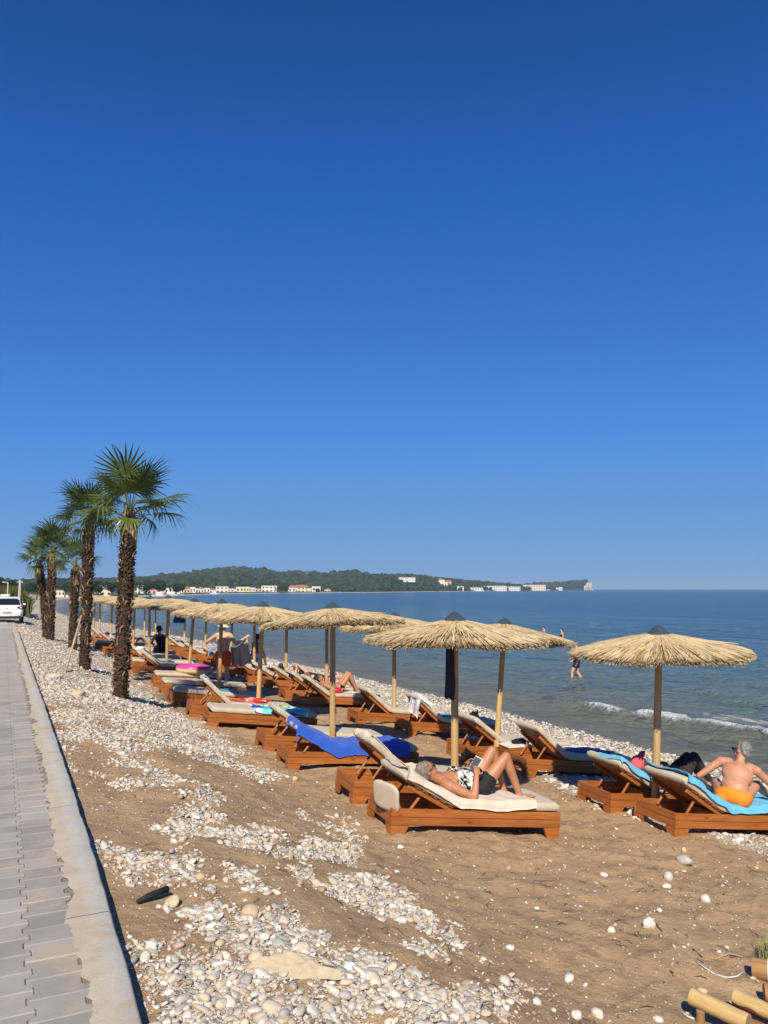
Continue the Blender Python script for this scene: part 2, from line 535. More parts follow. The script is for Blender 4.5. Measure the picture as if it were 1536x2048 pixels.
Zg = Zg + PEB * 0.012 * fbm(Xg * 22, Yg * 22, 2, 55)
beach = link('beach', np_mesh('beach', np.stack([Xg, Yg, Zg], -1).reshape(-1, 3), grid_faces(len(ys), len(us))[:, ::-1], True,
             {'peb': PEB.ravel(), 'wet': WET.ravel()}), beach_material())
tag(beach, 'brown sand beach with bands of white pebbles sloping to the sea', kind='structure')

# ------------------------------------------------------------------ pebbles
stone_m = stone_material('pebble_stone')
def pebble_tints(n):
    pal = np.array([(.68, .625, .54), (.55, .49, .40), (.78, .74, .66), (.46, .44, .40), (.33, .325, .31), (.52, .42, .30), (.42, .30, .19), (.60, .49, .39), (.70, .64, .54), (.62, .59, .54)])
    w = np.array([.17, .18, .11, .12, .07, .10, .05, .07, .08, .05])
    c = pal[RNG.choice(len(pal), n, p=w / w.sum())]
    return np.clip(c * RNG.uniform(.90, 1.14, (n, 1)) + RNG.normal(0, .012, (n, 3)), .03, .86)

def ico_arrays(sub):
    bm = bmesh.new(); bmesh.ops.create_icosphere(bm, subdivisions=sub, radius=1)
    bm.verts.index_update()
    v = np.array([x.co[:] for x in bm.verts]); f = np.array([[x.index for x in q.verts] for q in bm.faces]); bm.free()
    return v, f
ICO1, ICO2, ICO3 = ico_arrays(1), ico_arrays(2), ico_arrays(3)

def scatter_stones(name, P, size, ico, parent, flat=(.35, .62), sink=.34, mat=None, tints=None, seed=1):
    V0, F0 = ico
    n = len(P); nv = len(V0)
    ang = RNG.uniform(0, 2 * np.pi, n); ca, sa = np.cos(ang), np.sin(ang)
    sx = size * RNG.uniform(.85, 1.35, n); sy = size * RNG.uniform(.62, 1.0, n); sz = size * RNG.uniform(*flat, n)
    tilt = RNG.normal(0, .28, n); tilt2 = RNG.normal(0, .28, n)
    lump = 1 + .26 * noise3(V0[None, :, 0] * 1.5 + RNG.uniform(0, 90, (n, 1)), V0[None, :, 1] * 1.3 + RNG.uniform(0, 90, (n, 1)), V0[None, :, 2] * 1.3, seed)
    L = V0[None] * lump[..., None]
    x = L[..., 0] * sx[:, None]; y = L[..., 1] * sy[:, None]; z = L[..., 2] * sz[:, None]
    z = z + x * tilt[:, None] + y * tilt2[:, None]
    X = P[:, 0, None] + x * ca[:, None] - y * sa[:, None]
    Y = P[:, 1, None] + x * sa[:, None] + y * ca[:, None]
    Z = P[:, 2, None] + z + (sz * (1 - 2 * sink))[:, None]
    F = (F0[None] + (np.arange(n) * nv)[:, None, None]).reshape(-1, 3)
    if tints is None: tints = pebble_tints(n)
    me = np_mesh(name, np.stack([X, Y, Z], -1).reshape(-1, 3), F, True, {'tint': np.repeat(tints, nv, 0)})
    return link(name, me, mat or stone_m, parent)

def sample_pebbles(n, x0, x1, y0, y1, power=1.0, ybias=1.0, floor=0.0):
    out = np.zeros((0, 2))
    while len(out) < n:
        m = n * 3
        x = RNG.uniform(x0, x1, m); y = y0 + (y1 - y0) * RNG.uniform(0, 1, m) ** ybias
        d = pebble_density(x, y)
        k = RNG.uniform(0, 1, m) < np.maximum(d ** power, floor)
        out = np.concatenate([out, np.stack([x[k], y[k]], 1)])
    out = out[:n]
    return np.concatenate([out, ground_z(out[:, 0], out[:, 1])[:, None]], 1)

# the 300 that show largest: objects of their own, on the beach
big_me = []
for i in range(14):
    V0, F0 = ICO2
    lump = 1 + .17 * noise3(V0[:, 0] * 1.2 + i * 7, V0[:, 1] * 1.2, V0[:, 2] * 1.2, i)
    s = (random.uniform(.95, 1.35), random.uniform(.65, 1.0), random.uniform(.38, .6))
    me = np_mesh('pebble', V0 * lump[:, None] * np.array(s), F0, True, {'tint': np.repeat(pebble_tints(1), len(V0), 0)})
    me.materials.append(stone_m)
    big_me.append(me)
bp = sample_pebbles(300, .8, 3.3, 2.75, 4.6, 1.5)
for i, p in enumerate(bp):
    o = link('pebble', big_me[i % 14], None, beach)
    r = random.uniform(.012, .031)
    o.location = (p[0], p[1], p[2] + r * .2)
    o.scale = (r, r, r)
    o.rotation_euler = (random.gauss(0, .25), random.gauss(0, .25), random.uniform(0, 6.28))
P = sample_pebbles(5200, .55, 3.6, 2.6, 6.6, 1.4)
tag(scatter_stones('pebbles', P, np.clip(RNG.lognormal(-4.42, .5, len(P)), .006, .036), ICO2, beach), kind='stuff')
P = sample_pebbles(6500, .55, 3.6, 2.6, 7.0, 1.3)
tag(scatter_stones('pebbles', P, np.clip(RNG.lognormal(-4.95, .35, len(P)), .004, .014), ICO1, beach), kind='stuff')
P = sample_pebbles(18000, .55, 4.2, 5.5, 14.5, 1.3, 1.1)
tag(scatter_stones('pebbles', P, np.clip(RNG.lognormal(-4.42, .52, len(P)), .005, .04), ICO1, beach), kind='stuff')
P = sample_pebbles(15000, .55, 3.9, 13, 34, 1.5, 1.5)
tag(scatter_stones('pebbles', P, np.clip(RNG.lognormal(-4.15, .5, len(P)), .006, .06), ICO1, beach), kind='stuff')
P = sample_pebbles(22000, 6.6, 13.6, 4.0, 34, 1.5, 1.35)
tag(scatter_stones('pebbles', P, np.clip(RNG.lognormal(-3.55, .40, len(P)), .012, .07), ICO1, beach), kind='stuff')
P = sample_pebbles(8000, .55, 12.5, 34, 120, 1.0, 1.6)
tag(scatter_stones('pebbles', P, np.clip(RNG.lognormal(-3.2, .35, len(P)), .02, .12), ICO1, beach), kind='stuff')
P = sample_pebbles(9000, .55, 3.6, 2.6, 8.0, 1.0, 1.2, .03)
tag(scatter_stones('gravel', P, np.clip(RNG.lognormal(-5.35, .4, len(P)), .002, .012), ICO1, beach), kind='stuff')
# sparse grit on the open sand
m = 6000
x = RNG.uniform(.6, 7.4, m); y = 2.6 + 13 * RNG.uniform(0, 1, m) ** 1.3
P = np.stack([x, y, ground_z(x, y)], 1)
tag(scatter_stones('grit', P, np.clip(RNG.lognormal(-5.0, .55, m), .003, .022), ICO1, beach), kind='stuff')

m = 7000
x = RNG.uniform(.6, 7.0, m); y = 2.6 + 8 * RNG.uniform(0, 1, m) ** 1.4
k = fbm(x * 1.5, y * 1.5, 2, 88) > -.15; x, y = x[k], y[k]; m = len(x)
P = np.stack([x, y, ground_z(x, y)], 1)
clod_t = np.array([(.32, .225, .135)]) * RNG.uniform(.7, 1.2, (m, 1))
tag(scatter_stones('sand_clods', P, np.clip(RNG.lognormal(-5.0, .5, m), .003, .02), ICO1, beach, (.4, .8), .35, None, clod_t), kind='stuff')
# ------------------------------------------------------------------ twigs and dry weed
def twigs(n, name):
    mb = MB()
    for i in range(n):
        x = random.uniform(.7, 7.2); y = 2.7 + 11 * random.random() ** 1.5
        if x < 3.2 and random.random() < .5: continue
        L = random.uniform(.02, .13); a = random.gauss(1.3, .8); z = gz(x, y) + .004
        c = random.gauss(0, .4)
        p = [(x, y, z), (x + L * .5 * math.cos(a), y + L * .5 * math.sin(a), z + random.uniform(0, .012)), (x + L * math.cos(a + c), y + L * math.sin(a + c), z)]
        mb.tube(p, [.0022, .0028, .0014], 4, False)
    return mb.build(name, simple('dry_twig', (.10, .065, .04), .9, .5, 3), beach)
tag(twigs(900, 'twigs'), kind='stuff')

# ------------------------------------------------------------------ pavement of interlocking pavers
def paver_material():
    t = NT('concrete_paver')
    v = t.world()
    info = t.n('ShaderNodeObjectInfo')
    a = t.noise(v, 2.2, 5, 0.6)
    g = t.noise(v, 90, 4, 0.7)
    c = t.ramp(a, [(0.3, (.295, .268, .24)), (0.7, (.395, .362, .325))])
    c = t.mix(1.0, c, t.ramp(info.outputs['Random'], [(0, .82), (1, 1.1)]), 'MULTIPLY')
    # sand blown over the stones near the kerb
    sp = t.n('ShaderNodeSeparateXYZ'); t.l(v, sp.inputs[0])
    edge = t.math('MULTIPLY', t.math('ADD', sp.outputs[0], 0.05), 1.5)
    s = t.math('ADD', t.math('SUBTRACT', t.noise(v, 3.2, 6, 0.65, 0.5), 0.62), t.math('MULTIPLY', edge, 0.30))
    c = t.mix(t.ramp(s, [(0.02, 0.0), (0.16, 0.85)]), c, (.43, .35, .25))
    c = t.mix(t.ramp(g, [(0.6, 0.0), (0.75, 0.35)]), c, (.18, .16, .14))
    t.base(c); t.rough(0.92); t.spec(0.2)
    t.bump(g, 0.35, 0.004)
    MAT['paver'] = t.m
    return t.m
paver_m = paver_material()
PW, PL = 0.20, 0.165
def paver_mesh(name):
    hx, hy, d, gp = PW / 2, PL / 2, .014, .0017
    o = [(hx + d, hy), (hx + d, hy * .62), (hx - d, hy * .38), (hx - d, -hy * .38), (hx + d, -hy * .62), (hx + d, -hy)]
    o = o + [(-x, y) for x, y in reversed(o)]
    n = len(o)
    def ring(k, z): return [(x - math.copysign(k, x), y - math.copysign(min(k, abs(y)), y), z) for x, y in o]
    vs = ring(gp, -.05) + ring(gp, -.004) + ring(gp + .0045, 0.0)
    fs = [tuple(range(2 * n, 3 * n))[::-1]]
    for k in range(2):
        fs += [(k * n + i, (k + 1) * n + i, (k + 1) * n + (i + 1) % n, k * n + (i + 1) % n) for i in range(n)]
    me = bpy.data.meshes.new(name); me.from_pydata(vs, [], fs); me.update()
    bm = bmesh.new(); bm.from_mesh(me); bmesh.ops.recalc_face_normals(bm, faces=bm.faces); bm.to_mesh(me); bm.free()
    return me
PAV_X1, PAV_END = 0.36, 33.5
base = MB(); base.box(-2.3, .492, -3, PAV_END, -.35, -.007)
pavement = base.build('pavement', simple('joint_sand', (.26, .215, .155), .95, .3, 8, .3, 90), None)
tag(pavement, 'grey pavement of interlocking concrete pavers beside the beach', kind='structure')
pme = paver_mesh('paver'); pme.materials.append(paver_m)
cells = []
for ci in range(13):
    cx = PAV_X1 - PW / 2 - ci * PW
    r = 0
    while True:
        cy = -2.9 + r * PL + (PL / 2 if ci % 2 else 0)
        if cy > PAV_END - .1: break
        cells.append((cx, cy)); r += 1
near = sorted([c for c in cells if c[0] > -.62 and c[1] > 1.9], key=lambda c: c[1])
rest_v, rest_f = MB(), None
pv = [v.co.copy() for v in pme.vertices]; pf = [tuple(p.vertices) for p in pme.polygons]
chosen = set(near[:300])
for c in cells:
    dz = random.gauss(0, .0009); tx, ty = random.gauss(0, .003), random.gauss(0, .003)
    if c in chosen:
        o = link('paver', pme, None, pavement)
        o.location = (c[0], c[1], dz); o.rotation_euler = (tx, ty, random.gauss(0, .006))
    elif c[1] > 1.9 or c[1] > 1.0:
        rest_v.add([(v.x + c[0], v.y + c[1], v.z + dz + v.x * tx + v.y * ty) for v in pv], pf)
tag(rest_v.build('pavers', paver_m, pavement), kind='stuff')

# kerb: cast concrete strip with a ragged, sand-smeared inner edge
def kerb_material():
    t = NT('kerb_concrete')
    v = t.world()
    a = t.noise(v, 3.0, 6, 0.65, 0.4); g = t.noise(v, 70, 5, 0.7)
    c = t.ramp(a, [(0.30, (.46, .44, .40)), (0.48, (.52, .485, .42)), (0.60, (.50, .41, .29)), (0.72, (.44, .345, .23))])
    sp = t.n('ShaderNodeSeparateXYZ'); t.l(v, sp.inputs[0])
    e = t.math('SUBTRACT', .475, sp.outputs[0])
    e = t.math('ADD', t.math('MULTIPLY', e, 5.0), t.math('SUBTRACT', t.noise(v, 4.5, 6, .7), .5))
    c = t.mix(t.ramp(e, [(0.0, 0.0), (0.35, .9)]), c, t.ramp(t.noise(v, 6, 5, .7), [(.35, (.42, .34, .24)), (.6, (.50, .43, .33)), (.75, (.50, .45, .38))]))
    c = t.mix(t.ramp(g, [(0.58, 0.0), (0.75, 0.5)]), c, (.30, .25, .19))
    t.base(c); t.rough(.95); t.spec(.2)
    t.bump(t.math('ADD', g, t.math('MULTIPLY', a, 2)), 0.35, 0.006)
    return t.m
kerb_m = kerb_material()
def kerb_x(y): return np.interp(y, [2.4, 3.0, 4.35, 7.4, 11.2, 17, 28], [.497, .508, .535, .552, .560, .556, .565])
kerb = empty('kerb'); tag(kerb, 'pale concrete kerb strip between the pavement and the beach', kind='structure')
seg = 2.0; yk = -2.0
while yk < PAV_END:
    yb = min(yk + seg - .006, PAV_END)
    n = max(8, int((yb - yk) / .035)) if yk < 14 else 14
    yy = np.linspace(yk, yb, n)
    xo = kerb_x(yy) + .004 * fbm(yy * 5, yy * 0 + 8, 2, 6)
    xi = xo - .185 + .030 * fbm(yy * 2.3, yy * 0 + 3, 3, 5) + .016 * fbm(yy * 17, yy * 0, 3, 8)
    cols_ = [(xi, -.001 + 0 * xi), (xi + .03, .0025 + .0015 * fbm(yy * 9, yy * 0, 2, 2)), ((xi + xo) / 2, .004 + .002 * fbm(yy * 6, yy * 0 + 5, 3, 3)), (xo - .012, .003 + 0 * xi), (xo, -.006 + 0 * xi), (xo + .004, -.35 + 0 * xi)]
    V = np.stack([np.stack([cx, yy, cz], -1) for cx, cz in cols_], 1).reshape(-1, 3)
    o = link('kerb_stone', np_mesh('kerb_stone', V, grid_faces(n, 6)[:, ::-1], True), kerb_m, kerb)
    yk += seg

# road apron of pale concrete where the car is parked
def apron():
    nx, ny = 12, 60
    X = np.linspace(-14, 0.55, nx); Y = np.concatenate([np.linspace(PAV_END, 50, 30), np.geomspace(51, 400, 30)])
    V = np.array([[x - max(0, (y - 36)) * .02, y, -.03 - .36 * float(sstep(33.6, 46, y)) - .012] for x in X for y in Y])
    return link('road', np_mesh('road', V, grid_faces(nx, ny)[:, ::-1], True), simple('road_concrete', (.44, .41, .36), .95, .15, .8, .4, 40))
road = apron(); tag(road, 'pale dusty concrete road beyond the end of the pavement', kind='structure')
mb = MB(); mb.box(-40, -2.32, -6, PAV_END - .01, -.4, -.05)
lane = mb.build('roadway', simple('asphalt', (.09, .088, .085), .9, .2, 5, .4, 120)); tag(lane, 'dark asphalt roadway behind the pavement', kind='structure')

# ------------------------------------------------------------------ sea
def wave_fields(x, y):
    """height of the water above SEA_Z and foam cover"""
    dec = np.exp(-np.maximum(0, np.hypot(x, y) - 70) / 60.0)
    h = np.zeros_like(x); foam = np.zeros_like(x)
    s = shore(y) - 13.5
    def crest(xc, width, amp, back):
        u = x - xc
        w = np.where(u > 0, back, width)
        return amp * np.exp(-(u / w) ** 2)
    wob = .45 * fbm(y * .22, y * 0 + 1, 3, 12)
    xb = 17.35 - .13 * (y - 14.5) + s + wob
    ampb = sstep(5, 9, y) * (1 - sstep(18.5, 24, y)) * .8 + .2
    h += crest(xb, .42, .20, 1.5) * ampb
    n1 = fbm(x * 2.2, y * 1.6, 4, 21)
    fb = np.exp(-((x - xb + .10) / .20) ** 2) * sstep(7, 10, y) * (1 - sstep(18.6, 20.0, y + .6 * n1)) * (1 - .85 * np.exp(-((y - 17.6) / .35) ** 2))
    foam = np.maximum(foam, sstep(.40, .72, fb * (1.12 + .42 * n1 + .45 * fbm(x * 8, y * 6, 2, 27))))
    trail = np.exp(-((x - xb - 1.0) / .8) ** 2) * sstep(8, 11, y) * (1 - sstep(15, 18, y))
    foam = np.maximum(foam, .6 * sstep(.62, .95, trail * (.8 + .9 * fbm(x * 3.5, y * 2.2, 3, 22))))
    for xc0, sl, y0, amp, wd, seed in ((24.6, .31, 24, .30, .8, 1), (31.5, .2, 28, .2, 1.0, 2), (20.6, .2, 24, .12, .7, 3), (41, .25, 40, .22, 1.3, 4), (54, .2, 50, .2, 1.6, 5)):
        xc = xc0 - sl * (y - y0) + s + .9 * fbm(y * .13, y * 0 + seed, 3, 14 + seed)
        a = amp * (.45 + .75 * np.clip(noise2(y * .06 + seed * 3.1, y * 0 + seed, 40 + seed), -.5, 1))
        h += crest(xc, wd, 1, wd * 2.6) * a
    depth_fade = sstep(0.0, 1.4, x - shore(y))
    h += (.075 * fbm(x * .9, y * .30, 3, 61) + .024 * fbm(x * 3.1, y * 1.5, 2, 62)) * (.25 + .75 * depth_fade)
    # swash: thin foam on the water's edge
    e = x - (shore(y) + .25 * fbm(y * .5, y * 0, 3, 71))
    sw = np.exp(-((e + .05) / .10) ** 2) * (.4 + .8 * fbm(x * 4, y * 4, 3, 72))
    foam = np.maximum(foam, .7 * sstep(.45, .8, sw))
    return h * dec * np.minimum(1, .15 + .85 * sstep(-.3, 2.2, x - shore(y))), foam * dec

xs = [6.0]
while xs[-1] < 12000:
    d = xs[-1]
    xs.append(d + (.5 if d < 11 else .13 if d < 20 else .20 if d < 40 else (d - 35.5) * .046))
yl = [-60.0, -30, -10, 0, 3]
while yl[-1] < 12000:
    d = yl[-1]
    yl.append(d + (.19 if d < 22 else .30 if d < 54 else (d - 47.5) * .046))
xs, yl = np.array(xs), np.array(yl)
Xs, Ys = np.meshgrid(xs, yl, indexing='ij')
Hs, Fo = wave_fields(Xs, Ys)
Dp = np.clip(SEA_Z - ground_z(Xs, np.clip(Ys, -60, 470), False), 0, 50)
Dp = np.where(Xs > 50, 2.0 + (Xs - 50) * .08, Dp)
def sea_material():
    t = NT('sea_water')
    v = t.world()
    dep = t.attr('depth').outputs['Fac']; foam = t.attr('foam').outputs['Fac']
    dn = t.math('DIVIDE', dep, 5.0, True)
    pn = t.noise(t.world((.05, .02, .05)), 1.0, 4)
    dn2 = t.math('ADD', dn, t.math('MULTIPLY', t.math('SUBTRACT', pn, .5), .12), True)
    c = t.ramp(dn2, [(0.0, (.24, .25, .175)), (0.05, (.175, .215, .185)), (0.15, (.10, .16, .165)), (0.4, (.050, .110, .155)), (1.0, (.032, .088, .150))])
    c = t.mix(foam, c, (.78, .82, .82))
    t.base(c)
    t.rough(t.math('ADD', t.math('ADD', .08, t.math('MULTIPLY', dn, .10)), t.math('MULTIPLY', foam, .5)))
    t.b.inputs['IOR'].default_value = 1.333
    al = t.math('SUBTRACT', 1.0, t.math('POWER', 2.718, t.math('MULTIPLY', dep, -3.4)))
    al = t.math('MAXIMUM', t.math('ADD', t.math('MULTIPLY', al, .75), .25), foam)
    t.l(al, t.b.inputs['Alpha'])
    w1 = t.noise(t.world((1.0, .45, 1)), .55, 5, .62, .3)
    w2 = t.noise(t.world((1.0, .55, 1)), 3.2, 4, .6, .2)
    w3 = t.noise(t.world((1.0, .4, 1)), .10, 4, .6, .2)
    h = t.math('ADD', t.math('MULTIPLY', w1, .75), t.math('ADD', t.math('MULTIPLY', w2, .26), t.math('MULTIPLY', w3, 2.4)))
    h = t.math('ADD', h, t.math('MULTIPLY', foam, t.math('MULTIPLY', t.noise(v, 16, 4), .12)))
    t.bump(h, 1.0, 1.6)
    return t.m
Hs = Hs + Fo * (.03 + .05 * np.abs(fbm(Xs * 6, Ys * 6, 2, 91)))
sea = link('sea', np_mesh('sea', np.stack([Xs, Ys, SEA_Z + Hs], -1).reshape(-1, 3), grid_faces(len(xs), len(yl)), True,
           {'depth': Dp.ravel(), 'foam': np.clip(Fo, 0, 1).ravel()}), sea_material())
tag(sea, 'calm blue sea with one small breaking wave near the pebbles', kind='structure')
mb = MB(); mb.box(9, 12500, -100, 12500, -14, -13)
tag(mb.build('seabed', simple('seabed_sand', (.2, .18, .13), .9)), 'sea bed below the water', kind='structure')

# ------------------------------------------------------------------ far land
_f = Vector((math.sin(YAW) * math.cos(PITCH), math.cos(YAW) * math.cos(PITCH), math.sin(PITCH)))
_r = Vector((math.cos(YAW), -math.sin(YAW), 0)); _u = _r.cross(_f)
def ray(px, py):
    return _f + _r * ((px - 768) / FPX) - _u * ((py - 1024) / FPX)
def far_pt(px, py, dist):
    d = ray(px, py); h = math.hypot(d.x, d.y)
    return Vector((d.x / h * dist, d.y / h * dist, CAM_H + d.z / h * dist))
SHORE_PX = [-60, 60, 150, 200, 260, 336, 432, 552, 640, 760, 901, 1000, 1127, 1190]
SHORE_D = [330, 340, 350, 372, 401, 430, 585, 700, 720, 830, 1145, 1500, 2100, 2500]
def shore_d(px): return float(np.interp(px, SHORE_PX, SHORE_D))

def hill_material(name, a, b, rocky=None):
    t = NT(name)
    v = t.world()
    f = t.noise(v, .018, 6, .7); g = t.noise(v, .09, 4, .7)
    c = t.ramp(t.math('ADD', t.math('MULTIPLY', f, .6), t.math('MULTIPLY', g, .4)), [(.35, a), (.65, b)])
    if rocky:
        geo = t.n('ShaderNodeNewGeometry'); sp = t.n('ShaderNodeSeparateXYZ'); t.l(geo.outputs['Normal'], sp.inputs[0])
        c = t.mix(t.ramp(sp.outputs[2], [(.25, 1.0), (.45, 0.0)]), c, rocky)
    t.base(c); t.rough(.95); t.spec(.1)
    t.bump(g, .8, 3.0)
    return t.m
hill_m = hill_material('hill_scrub', (.030, .042, .022), (.060, .072, .035))
cliff_m = hill_material('headland_scrub', (.028, .040, .020), (.055, .068, .032), (.52, .46, .36))
HILLS = []
def hill(name, label, sky, d_ridge, d_front, n=220, rows=26, mat=hill_m, rough=.05, edge=0.0):
    px = np.linspace(sky[0][0], sky[-1][0], n)
    py = np.interp(px, [s[0] for s in sky], [s[1] for s in sky])
    V = np.zeros((n, rows, 3))
    T = np.linspace(0, 1.6, rows)
    for i in range(n):
        d0 = d_front(px[i]) if callable(d_front) else d_front
        d1 = d_ridge(px[i]) if callable(d_ridge) else d_ridge
        top = far_pt(px[i], py[i], d1).z
        for j, t in enumerate(T):
            d = d0 + (d1 - d0) * t
            k = min(t, 1.0)
            e = k ** 1.15 if t <= 1 else 1 - (t - 1) / .6 * 1.05
            base = far_pt(px[i], 1178, d)
            V[i, j] = (base.x, base.y, SEA_Z + .8 + (top - SEA_Z - .8) * e)
    amp = (V[..., 2] - SEA_Z) * rough
    V[..., 2] += amp * fbm(V[..., 0] * .012, V[..., 1] * .012, 4, 5) * (np.minimum(T, 1.0) * 1.0)[None, :]
    o = link(name, np_mesh(name, V.reshape(-1, 3), grid_faces(n, rows), True), mat)
    tag(o, label, kind='structure')
    HILLS.append((V, px, T))
    return V
hill('far_hill', 'far wooded hill with a village along its left shoulder',
     [(-80, 1172), (20, 1168), (100, 1165), (230, 1162), (270, 1161), (300, 1158), (335, 1154), (370, 1151), (405, 1147), (430, 1142), (455, 1138), (475, 1136.5), (500, 1138), (525, 1141), (545, 1146), (570, 1149), (600, 1148), (640, 1150), (700, 1155), (760, 1158), (800, 1162)],
     lambda p: 1500, lambda p: shore_d(p) + 30, 260, 30)
hill('rounded_hill', 'rounded wooded hill in front of the far ridge',
     [(560, 1176), (620, 1166), (650, 1156), (670, 1149), (690, 1146), (705, 1145.5), (720, 1148), (740, 1154), (770, 1158), (820, 1166), (860, 1174)],
     lambda p: 1250, lambda p: shore_d(p) + 25, 160, 24)
hill('near_hill', 'long low wooded hill behind the bay',
     [(630, 1180), (680, 1170), (720, 1160), (745, 1154), (770, 1151), (800, 1152), (830, 1153), (860, 1155), (885, 1158), (905, 1161), (950, 1164), (985, 1167), (1020, 1170), (1060, 1172), (1085, 1176)],
     lambda p: shore_d(p) + 260, lambda p: shore_d(p) + 5, 220, 24)
hill('headland', 'wooded headland ending in a pale cliff',
     [(1040, 1178), (1055, 1172), (1075, 1168.5), (1100, 1168), (1125, 1166), (1150, 1163), (1170, 1161), (1178, 1161), (1181, 1163), (1183, 1170), (1184.5, 1180)],
     lambda p: shore_d(p) + 120, lambda p: shore_d(p) - 10, 200, 16, cliff_m, .03)
hill('coast', 'low wooded plain behind the seaside village',
     [(-160, 1172), (0, 1170), (150, 1170), (260, 1173), (330, 1174), (420, 1175), (560, 1176), (700, 1177), (900, 1177.2), (1050, 1177.5), (1127, 1178), (1150, 1179.5)],
     lambda p: shore_d(p) + 150, lambda p: shore_d(p), 200, 14, hill_material('coast_scrub', (.06, .07, .035), (.13, .12, .07)))
# pale cliff at the tip of the headland
Vc = []
cpx = np.linspace(1168, 1186.5, 40)
for i_, p_ in enumerate(cpx):
    top_ = np.interp(p_, [1168, 1176, 1181, 1183.5, 1186.5], [1173, 1164, 1161.6, 1164, 1177.5])
    for j_ in range(16):
        f_ = j_ / 15
        q = far_pt(p_, 1178 + (top_ - 1178) * f_, shore_d(p_) - 30 + 26 * f_ + 9 * float(noise2(i_ * .45, j_ * .35, 3)))
        Vc.append((q.x, q.y, max(q.z, SEA_Z - 1) if j_ else SEA_Z - 2))
tag(link('cliff', np_mesh('cliff', Vc, grid_faces(40, 16), False), simple('cliff_rock', (.60, .53, .42), .95, .25, .06, .6, .3, .1, 2.0)), 'pale rock cliff at the right tip of the headland', kind='structure')
# pale strip of beach along the bay
pxs = np.linspace(-60, 1150, 240)
V = []
for p in pxs:
    d = shore_d(p)
    for k, (dd, z) in enumerate(((-6, -.25), (2, .55), (14, 1.3), (30, .8))):
        q = far_pt(p, 1178, d + dd * (1 + d / 900)); V.append((q.x, q.y, SEA_Z + z))
tag(link('bay_shore', np_mesh('bay_shore', V, grid_faces(len(pxs), 4), True), simple('bay_sand', (.66, .60, .50), .95, .2, .2)), 'pale beach strip along the far bay', kind='structure')

# woods on the hills: thousands of crowns, one mass
def woods():
    pts, sizes = [], []
    for (V, px, T), n, smin, smax, tmin in ((HILLS[0], 4600, 3.4, 6.6, .12), (HILLS[1], 1500, 2.6, 5.4, .1), (HILLS[2], 3300, 2.0, 4.2, .05), (HILLS[3], 700, 3, 6, .25), (HILLS[4], 1600, 1.2, 2.8, .45)):
        i = RNG.integers(0, V.shape[0], n); tt = tmin + (1.05 - tmin) * RNG.uniform(0, 1, n) ** .8
        j = np.clip(np.searchsorted(T, tt), 0, V.shape[1] - 1)
        p = V[i, j] + RNG.normal(0, 4, (n, 3)) * np.array([1, 1, 0])
        keep = px[i] < 1171
        pts.append(p[keep]); sizes.append(RNG.uniform(smin, smax, n)[keep])
    P = np.concatenate(pts); s = np.concatenate(sizes)
    tint = np.array([(.026, .040, .019)]) * RNG.uniform(.6, 1.5, (len(P), 1)) * np.array([[1, 1, 1]]) + RNG.uniform(0, .012, (len(P), 3)) * np.array([[1, .6, .3]])
    t = NT('woods_leaf'); t.base(t.attr('tint').outputs['Color']); t.rough(.95); t.spec(.05)
    return scatter_stones('woods', P, s, ICO1, None, (.6, .95), .3, t.m, tint, 17)
tag(woods(), 'dark green woods covering the far hills', kind='stuff')

# ------------------------------------------------------------------ buildings across the bay
WALLS = {k: simple('render_' + k, c, .9, .05, .3) for k, c in dict(white=(.74, .70, .63), cream=(.76, .66, .47), yellow=(.78, .66, .34), pink=(.66, .42, .32), tan=(.60, .49, .33)).items()}
tile_m = simple('roof_tile', (.40, .15, .085), .9, .25, .6)
flat_m = simple('flat_roof', (.60, .56, .50), .9, .15, .5)
glass_m = simple('window_glass', (.04, .05, .06), .15, .2, 1)
def house(px, w_px, h_px, wall, roof, label, dist=None, base_z=None, name='house', group=None, nwin=3, floors=1):
    d = dist if dist else shore_d(px) + 24
    w = w_px / FPX * d; h = h_px / FPX * d
    q = far_pt(px, 1178, d)
    z0 = SEA_Z + .6 if base_z is None else base_z
    ang = math.atan2(-q.x, q.y)
    M = Matrix.Translation((q.x, q.y, z0)) @ Matrix.Rotation(ang, 4, 'Z')
    root = empty(name, M); tag(root, label, 'house' if name == 'house' else 'building', group)
    dp = max(4, w * .6)
    hw = h * (.68 if roof == 'tile' else .94)
    mb = MB(); mb.box(-w / 2, w / 2, 0, dp, -1.5, hw); mb.build('wall', WALLS[wall], root)
    mb = MB()
    if roof == 'tile':
        o = .04 * w
        A = [(-w / 2 - o, -o, hw + .02), (w / 2 + o, -o, hw + .02), (w / 2 + o, dp + o, hw + .02), (-w / 2 - o, dp + o, hw + .02), (-w / 2 + dp * .35, dp / 2, h), (w / 2 - dp * .35, dp / 2, h)]
        mb.add(A, [(3, 2, 1, 0), (0, 1, 5, 4), (2, 3, 4, 5), (1, 2, 5), (3, 0, 4)])
    else:
        mb.box(-w / 2 - .2, w / 2 + .2, -.2, dp + .2, hw + .003, h)
    mb.build('roof', tile_m if roof == 'tile' else flat_m, root)
    for f in range(floors):
        for i in range(nwin):
            wx = -w / 2 + w * (i + .5) / nwin; ww = min(w / nwin * .45, 2.2) / 2
            zz = hw * (f + .32) / floors; hh = hw / floors * .42
            mb = MB(); mb.box(wx - ww, wx + ww, -.06, .05, zz, zz + hh); mb.build('window', glass_m, root)
    return root
U6 = lambda u: 250 + u / 3.84
